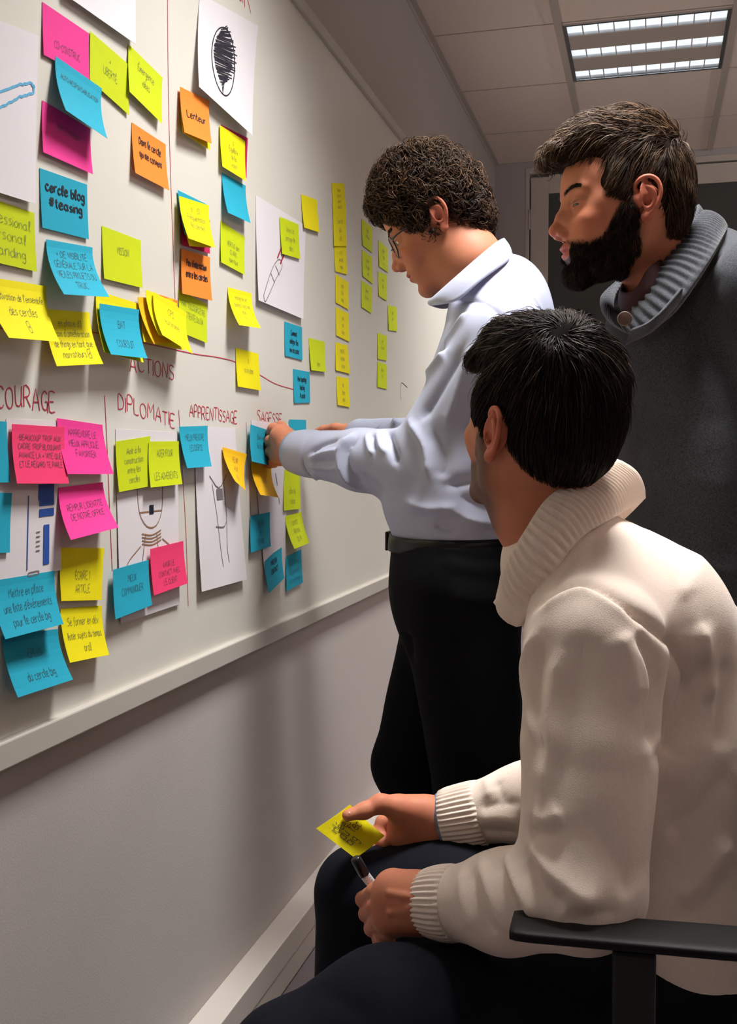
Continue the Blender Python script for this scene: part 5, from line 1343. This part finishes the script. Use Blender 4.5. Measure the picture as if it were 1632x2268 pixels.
# curly head
volA = hair_volume([('e', (-.016, 0, .058), (.106, .084, .088), 0.0), ('e', (.000, 0, .130), (.072, .060, .048), .02), ('e', (-.030, 0, .118), (.066, .062, .046), .02), ('e', (.046, 0, .102), (.050, .060, .038), .02), ('e', (.070, 0, .106), (.026, .050, .021), .015), ('e', (-.056, 0, -.002), (.052, .066, .066), .03)]
    + both(('e', (.028, .064, .034), (.022, .014, .030), .012)) + [('e', (.122, 0, .014), (.078, .095, .076), .008, -1), ('e', (.03, 0, -.068), (.075, .12, .062), .012, -1)]
    + both(('e', (-.006, .086, -.006), (.026, .022, .040), .008, -1), ('c', (.024, .068, .025), (.018, .0685, -.012), .009, .006, .006)), MA, oA, sA, bump=.006, f=190, seed=4)
fl = lambda p, n: (math.sin(p.y * 90 + p.z * 60) * .6 + .35, math.sin(p.x * 110) * .7, -.7 + math.cos(p.x * 70 + p.y * 80) * .6)
gr = [grow('c', volA, PA, MA, oA, sA, 5200, fl, length=.040, segs=12, rad=.0010, lift=.006, curl=1.35, curlr=.0070, seed=3, frizz=.5, clump=True, colfn=haircol((30, 20, 14), (84, 60, 42), 1.5)),
      grow('c', volA, PA, MA, oA, sA, 1500, fl, length=.030, segs=12, rad=.0007, lift=.008, curl=1.4, curlr=.0075, seed=5, frizz=.8, colfn=haircol((40, 27, 19), (112, 82, 56), 1.6), mask=lambda c: (c @ np.array(MA)[:, 2] - np.array(oA) @ np.array(MA)[:, 2]) > .03)]
hair_obj('hair', volA, gr, PA, (24, 15, 11))['label'] = 'thick curly dark brown hair'
# bearded man: swept forward quiff
volC = hair_volume([('e', (-.016, 0, .056), (.104, .081, .086), 0.0), ('e', (-.006, 0, .100), (.088, .066, .064), .02), ('e', (.034, 0, .112), (.062, .056, .036), .02), ('c', (.060, .018, .116), (.106, .022, .098), .027, .017, .018), ('c', (.060, -.018, .116), (.106, -.018, .096), .027, .017, .018), ('e', (-.060, 0, .000), (.048, .066, .062), .03)]
    + both(('e', (.026, .062, .036), (.028, .015, .032), .012)) + [('e', (.126, 0, .018), (.078, .100, .066), .008, -1), ('e', (.02, 0, -.065), (.075, .12, .060), .012, -1)]
    + both(('e', (-.004, .088, -.004), (.025, .024, .041), .008, -1), ('c', (.022, .067, .03), (.016, .0675, -.010), .010, .009, .006)), MC, oC, sC, bump=.003, f=120, seed=2)
def flC_(p, n):
    top = max(0, min(1, (p.z - .075) / .045))
    a = (1.0, .25 * math.sin(p.y * 60), .12 + .1 * math.sin(p.x * 60)) if p.x < .05 else (.9, 0, -.25)
    bck = (-.15 if p.x < -.05 else .55, 0, -1)
    return tuple(a[i] * top + bck[i] * (1 - top) for i in range(3))
gr = [grow('c', volC, PC, MC, oC, sC, 11000, flC_, length=.042, segs=7, rad=.00055, lift=.0050, seed=7, frizz=.20, colfn=haircol((44, 30, 21), (104, 78, 58), 1.2), mask=lambda c: ~((((c - np.array(oC)) @ np.array(MC)[:, 0]) > .040) & (((c - np.array(oC)) @ np.array(MC)[:, 2]) < .092))),
      grow('c', volC, PC, MC, oC, sC, 900, flC_, length=.040, segs=8, rad=.0007, lift=.012, seed=8, frizz=.16, colfn=haircol((50, 37, 28), (126, 98, 74), 1.3), mask=lambda c: ((c - np.array(oC)) @ np.array(MC)[:, 2] > .100))]
hair_obj('hair', volC, gr, PC, (38, 27, 20))['label'] = 'brown hair swept forward into a quiff'
# beard
nf = len(VC); Vl = LC
bx_, by_, bz_ = Vl[:, 0], np.abs(Vl[:, 1]), Vl[:, 2]
top = np.interp(bx_, [-.02, .012, .030, .055, .075, .095, .125], [-.03, .012, .008, -.038, -.044, -.037, -.037])
rb_ = np.random.RandomState(5)
bm = (bz_ < top + rb_.uniform(-.006, .004, len(bz_))) & (bx_ > -.004) & (bz_ > -.118) & ~((np.abs(bz_ + .0545) < .013) & (by_ < .022) & (bx_ > .085)) & ~((bx_ > .088) & (by_ < .008) & (bz_ > -.071) & (bz_ < -.06))
fm = bm[QC].all(1)
subQ = QC[fm]
nE = len(EAR_L[0]) + len(EAR_R[0])
subQ = subQ[(subQ < nf - nE).all(1)]
def flB_(p, n):
    if p.z > -.047 and p.x > .07: return (.1, 1.0 if p.y > 0 else -1.0, -.9)
    return (.35 if p.x > .05 else .1, 0, -1)
gb = grow('c', (VC, subQ), PC, MC, oC, sC, 8500, flB_, length=.014, segs=4, rad=.00042, lift=.0055, seed=11, frizz=.28, colfn=haircol((16, 10, 8), (62, 42, 32), 2.2))
Vb, Fb, Cb = gb
mesh_obj('beard', Vb, Fb, M_HAIR, PC, smooth=True, cols=Cb)['label'] = 'full dark brown beard and moustache'
# brows as fine hairs for both visible faces
def brows(root, VV, QQ, LL, M, o, s, seed):
    x, y, z = LL[:, 0], np.abs(LL[:, 1]), LL[:, 2]
    w = (np.abs(z - (.0355 + .006 * np.sin(np.clip((y - .012) / .036, 0, 1) * 2.4))) < .0038) & (y > .011) & (y < .052) & (x > .055)
    f = w[QQ].all(1)
    if f.sum() < 20: return
    g = grow('c', (VV, QQ[f]), root, M, o, s, 700, lambda p, n: (-.3, 1.0 if p.y > 0 else -1.0, .12), length=.011, segs=4, rad=.00045, lift=.0015, seed=seed, frizz=.2, colfn=haircol((18, 12, 9), (54, 38, 28), 2))
    mesh_obj('eyebrow_hair', g[0], g[1], M_HAIR, root, smooth=True, cols=g[2])
brows(PC, VC, QC, LC, MC, oC, sC, 21); brows(PA, VA, QA, LA, MA, oA, sA, 22)
# seated man: straight dark hair falling from a crown whorl
WH = Vector((-.045, .035, .135))
volB = hair_volume([('e', (-.013, 0, .062), (.099, .081, .097), 0.0), ('e', (.040, 0, .112), (.062, .060, .038), .02), ('e', (-.046, 0, .010), (.0575, .068, .062), .03), ('c', (.07, .03, .106), (.110, .034, .078), .024, .014, .018), ('c', (.07, -.03, .106), (.110, -.034, .078), .024, .014, .018)]
    + both(('e', (.030, .064, .036), (.026, .016, .036), .012)) + [('e', (.130, 0, .004), (.060, .100, .072), .008, -1), ('e', (.022, 0, -.072), (.075, .12, .062), .012, -1)]
    + both(('e', (-.002, .090, -.006), (.023, .024, .040), .007, -1), ('c', (.022, .068, .03), (.017, .0685, -.006), .010, .007, .006)), MBm, oB, sB, bump=.003, f=110, seed=6)
def flS(p, n):
    d = (p - WH); d = d - n * d.dot(n)
    l = max(d.length, .004); t = min(1, l / .10)
    d = d / l
    f = 1.0 if p.x > .0 else 0
    sw = max(0, 1 - l / .05)
    return (d.x + .25 * t * f - d.y * sw * 1.2, d.y + d.x * sw * 1.2, d.z - .9 * t * (1 if p.z < .1 else .2))
gr = [grow('c', volB, PB, MBm, oB, sB, 10500, flS, length=.055, segs=8, rad=.00055, lift=.0036, seed=13, frizz=.14, colfn=haircol((20, 14, 12), (58, 43, 35), 2.0)),
      grow('c', volB, PB, MBm, oB, sB, 700, flS, length=.034, segs=7, rad=.0006, lift=.005, seed=15, frizz=.35, inset=.004, colfn=haircol((24, 17, 14), (66, 50, 41), 1.8), mask=lambda c: np.linalg.norm(c - np.array(oB + MBm @ (Vector((-.045, .030, .145)) * sB)), axis=1) < .032),
      grow('c', volB, PB, MBm, oB, sB, 900, flS, length=.045, segs=8, rad=.00055, lift=.008, seed=14, frizz=.2, colfn=haircol((30, 20, 16), (92, 72, 58), 2.0), mask=lambda c: ((c - np.array(oB)) @ np.array(MBm)[:, 2] > .07))]
hair_obj('hair', volB, gr, PB, (15, 10, 8))['label'] = 'straight very dark brown hair'
# =================================================================== note and pen held by the seated man
tl = P(775, 1782, 1.585); bl_p = P(700, 1835, 1.545); br_p = P(787, 1901, 1.555); tr = P(852, 1851, 1.600)
hn = bpy.data.objects.new('sticky_note', bpy.data.meshes.new('sticky_note'))
nn_ = (tr - tl).cross(bl_p - tl).normalized()
if nn_.dot(CAM - tl) < 0: nn_ = -nn_
def fh(s, t, off=0.0):
    p = tl.lerp(tr, s).lerp(bl_p.lerp(br_p, s), t)
    return tuple(p + nn_ * (off - .004 * math.sin(math.pi * s) * (1 - t) + .003 * math.sin(math.pi * t)))
vv = [fh(i / 8, j / 8) for j in range(9) for i in range(9)]
ff = [(j * 9 + i, (j + 1) * 9 + i, (j + 1) * 9 + i + 1, j * 9 + i + 1) for j in range(8) for i in range(8)]
mb = MB(); n = len(vv); v2 = vv + [tuple(V3(p) - nn_ * .0004) for p in vv]
ringi = list(range(9)) + [j * 9 + 8 for j in range(1, 9)] + [72 + i for i in range(7, -1, -1)] + [j * 9 for j in range(7, 0, -1)]
mb.add(v2, ff + [tuple(reversed([i + n for i in q])) for q in ff] + [(a, a + n, b + n, b) for a, b in zip(ringi, ringi[1:] + ringi[:1])])
no = mb.build('sticky_note', NC['yellow'], None)
tag(no, 'bright yellow handwritten note held under the seated man\'s thumb', 'sticky note')
wr = MB()
for i, tx in enumerate(['idées', 'du tec', 'big']):
    st, w = text_strokes(tx, 90 + i)
    k = .62 / max(w, 22); kt = k * 1.2
    ribbons(st, .45, lambda x, y: fh(.34 + i * .19 - y * kt, .80 - x * k, .0008), wr)
wr.build('handwriting', M_PEN, no)
pa, pb_, pc_, pd = P(786, 1899, 1.318), P(807, 1937, 1.322), P(836, 1972, 1.327), P(905, 2062, 1.345)
pen = empty('marker_pen', pb_, 'white marker pen with black cap in the seated man\'s left fist', 'pen')
MB().tube([pa, pa.lerp(pb_, .06), pa.lerp(pb_, .12), pb_.lerp(pa, .05), pb_], [.0042, .0062, .0066, .0068, .0066], 20).build('cap', mat('black_plastic', srgb((20, 20, 22)), .3), pen, smooth=True)
MB().tube([pb_, pb_.lerp(pd, .02), pd], [.0058, .0062, .0062], 20).build('barrel', mat('white_plastic', srgb((222, 224, 230)), .35), pen, smooth=True)
dm = (pd - pb_).normalized(); vr_ = (CAM - pb_).normalized(); sd_ = dm.cross(vr_).normalized()
lb = MB()
for i in range(3):
    a = pb_ + dm * (.004 + i * .004) + vr_ * .0066 - sd_ * .0035
    ribbons([[(0, 0), (1, .4), (2, 0), (3, .5), (4, .1)]], .5, lambda x, y: tuple(a + sd_ * (x * .0016) + dm * (y * .0016)), lb)
lb.build('printed_marks', M_PEN, pen)

# =================================================================== office chair
fX = head_frame(11.6, 0, 0, 1350) @ V3((1, 0, 0)); lX = V3((0, 0, 1)).cross(fX)
cc = V3((hipB.x, hipB.y, 0)) + fX * .06
ch = empty('office_chair', (cc.x, cc.y, 0), 'black office swivel chair under the seated man, with flat armrests', 'chair')
M_ARM = mat('armrest_plastic', srgb((12, 12, 13)), .5, spec=.22, bump=.2, bscale=1500)
M_SEAT = mat('black_seat_fabric', srgb((24, 23, 26)), .85, bump=.4, bscale=900)
M_BASE = mat('black_base_plastic', srgb((11, 11, 12)), .5)
def obb(c, f, l, hf, hl, hz, bev):
    m = MB().box((-hf, -hl, -hz), (hf, hl, hz), bev=bev)
    m.v = [tuple(V3(c) + f * q[0] + l * q[1] + V3((0, 0, q[2]))) for q in m.v]; return m
zs = hipB.z - .160
def slab(c, f, l, prof, n=40, top=.02, arc=.0):
    """rounded flat slab; prof(t)->(x, y) outline"""
    m = MB(); N = n
    lay = [(.90, -1), (.98, -.75), (1, -.3), (1, .4), (.985, .8), (.94, 1)]
    for sc_, zz in lay:
        for k in range(N):
            x, y = prof(2 * math.pi * k / N); m.v.append(tuple(V3(c) + f * (x * sc_) + l * (y * sc_) + V3((0, 0, zz * top + arc * (x * x)))))
    for r_ in range(len(lay) - 1):
        for k in range(N): m.f.append((r_ * N + k, r_ * N + (k + 1) % N, (r_ + 1) * N + (k + 1) % N, (r_ + 1) * N + k))
    m.f.append(tuple(reversed(range(N)))); m.f.append(tuple((len(lay) - 1) * N + k for k in range(N))); m.mi = [0] * len(m.f)
    return m
sq = lambda a, b_, e=.35: (lambda t: (a * math.copysign(abs(math.cos(t)) ** e, math.cos(t)), b_ * math.copysign(abs(math.sin(t)) ** e, math.sin(t))))
slab(V3((cc.x, cc.y, zs)), fX, lX, sq(.25, .235, .5), top=.035).build('seat', M_SEAT, ch, smooth=True)
bkc = V3((cc.x, cc.y, zs)) - fX * .30
mbk = slab(V3((0, 0, 0)), V3((0, 0, 1)), V3((0, 1, 0)), sq(.27, .215, .45), top=0)
mm = MB()
lay = [(.93, -.022), (1, -.012), (1, .012), (.93, .022)]
for sc_, off in lay:
    for k in range(40):
        z_, y_ = sq(.27, .215, .45)(2 * math.pi * k / 40)
        mm.v.append(tuple(bkc + V3((0, 0, .40)) + V3((0, 0, z_ * sc_)) + lX * (y_ * sc_) + fX * (off + .9 * y_ * y_) - fX * (.06 * (z_ + .2))))
for r_ in range(3):
    for k in range(40): mm.f.append((r_ * 40 + k, r_ * 40 + (k + 1) % 40, (r_ + 1) * 40 + (k + 1) % 40, (r_ + 1) * 40 + k))
mm.f.append(tuple(reversed(range(40)))); mm.f.append(tuple(120 + k for k in range(40))); mm.mi = [0] * len(mm.f)
mm.build('backrest', M_SEAT, ch, smooth=True)
MB().tube([bkc + V3((0, 0, .25)) - fX * .03, bkc + V3((0, 0, 0)) - fX * .03, V3((cc.x, cc.y, zs - .06)) - fX * .1], .016, 10).build('back_support', M_BASE, ch, smooth=True)
for sgn in (1, -1):
    if sgn > 0:
        e0 = P(1134, 2048, 1.075); e1 = P(1760, 2100, 1.01)
    else:
        e0 = P(1134, 2048, 1.075) - lX * .60; e1 = P(1760, 2100, 1.01) - lX * .60
    ax_ = (e1 - e0); L_ = .30; ax_.normalize(); up_ = V3((0, 0, 1)); sd = ax_.cross(up_).normalized(); up2 = sd.cross(ax_)
    m = MB(); nS = 24; secs = [(.0, .84), (.006, .94), (.02, 1.0), (.12, 1.02), (.2, 1.05), (.28, 1.0), (.295, .93), (.30, .8)]
    for (x, w) in secs:
        for k in range(nS):
            t = 2 * math.pi * k / nS; a_, b_ = math.cos(t), math.sin(t)
            yy = .0305 * w * math.copysign(abs(a_) ** .35, a_); zz = (.0062) * math.copysign(abs(b_) ** .55, b_) * (.75 + .25 * w)
            m.v.append(tuple(e0 + ax_ * x + sd * yy + up2 * zz))
    for r_ in range(len(secs) - 1):
        for k in range(nS): m.f.append((r_ * nS + k, (r_ + 1) * nS + k, (r_ + 1) * nS + (k + 1) % nS, r_ * nS + (k + 1) % nS))
    m.f.append(tuple(range(nS))); m.f.append(tuple(reversed([(len(secs) - 1) * nS + k for k in range(nS)]))); m.mi = [0] * len(m.f)
    m.build('armrest', M_ARM, ch, smooth=True)
    pt = e0 + ax_ * .120 - up_ * .012
    obb(pt - up_ * .10, ax_, sd, .021, .014, .10, .004).build('armrest_post', M_BASE, ch)
    q0 = pt - up_ * .20; q1 = V3((cc.x, cc.y, zs - .045)) + lX * (.16 * sgn)
    MB().tube([q0 + up_ * .02, q0 - up_ * .03, V3((q0.x, q0.y, q1.z)) * .7 + q1 * .3, q1], [.016, .018, .018, .016], 10).build('armrest_bracket', M_BASE, ch, smooth=True)
MB().box((cc.x - .1, cc.y - .1, zs - .075), (cc.x + .1, cc.y + .1, zs - .036), bev=.008).build('seat_plate', M_BASE, ch)
MB().tube([(cc.x, cc.y, zs - .07), (cc.x, cc.y, .24), (cc.x, cc.y, .24), (cc.x, cc.y, .08)], [.016, .016, .028, .03], 20).build('gas_column', M_BASE, ch, smooth=True)
for k in range(5):
    a = math.radians(72 * k + 40); d = V3((math.cos(a), math.sin(a), 0)); c0 = V3((cc.x, cc.y, .10))
    lg = MB().tube([c0, c0 + d * .15 + V3((0, 0, -.005)), c0 + d * .28 + V3((0, 0, -.03))], [.028, .022, .014], 12).build('base_leg', M_BASE, ch, smooth=True)
    w0 = c0 + d * .285; sdw = V3((-d.y, d.x, 0))
    MB().tube([V3((w0.x, w0.y, .028)) - sdw * .022, V3((w0.x, w0.y, .028)) - sdw * .018, V3((w0.x, w0.y, .028)) + sdw * .018, V3((w0.x, w0.y, .028)) + sdw * .022], [.022, .027, .027, .022], 18).build('caster_wheel', M_BASE, lg, smooth=True)
print('script seconds', time.time() - T_START)
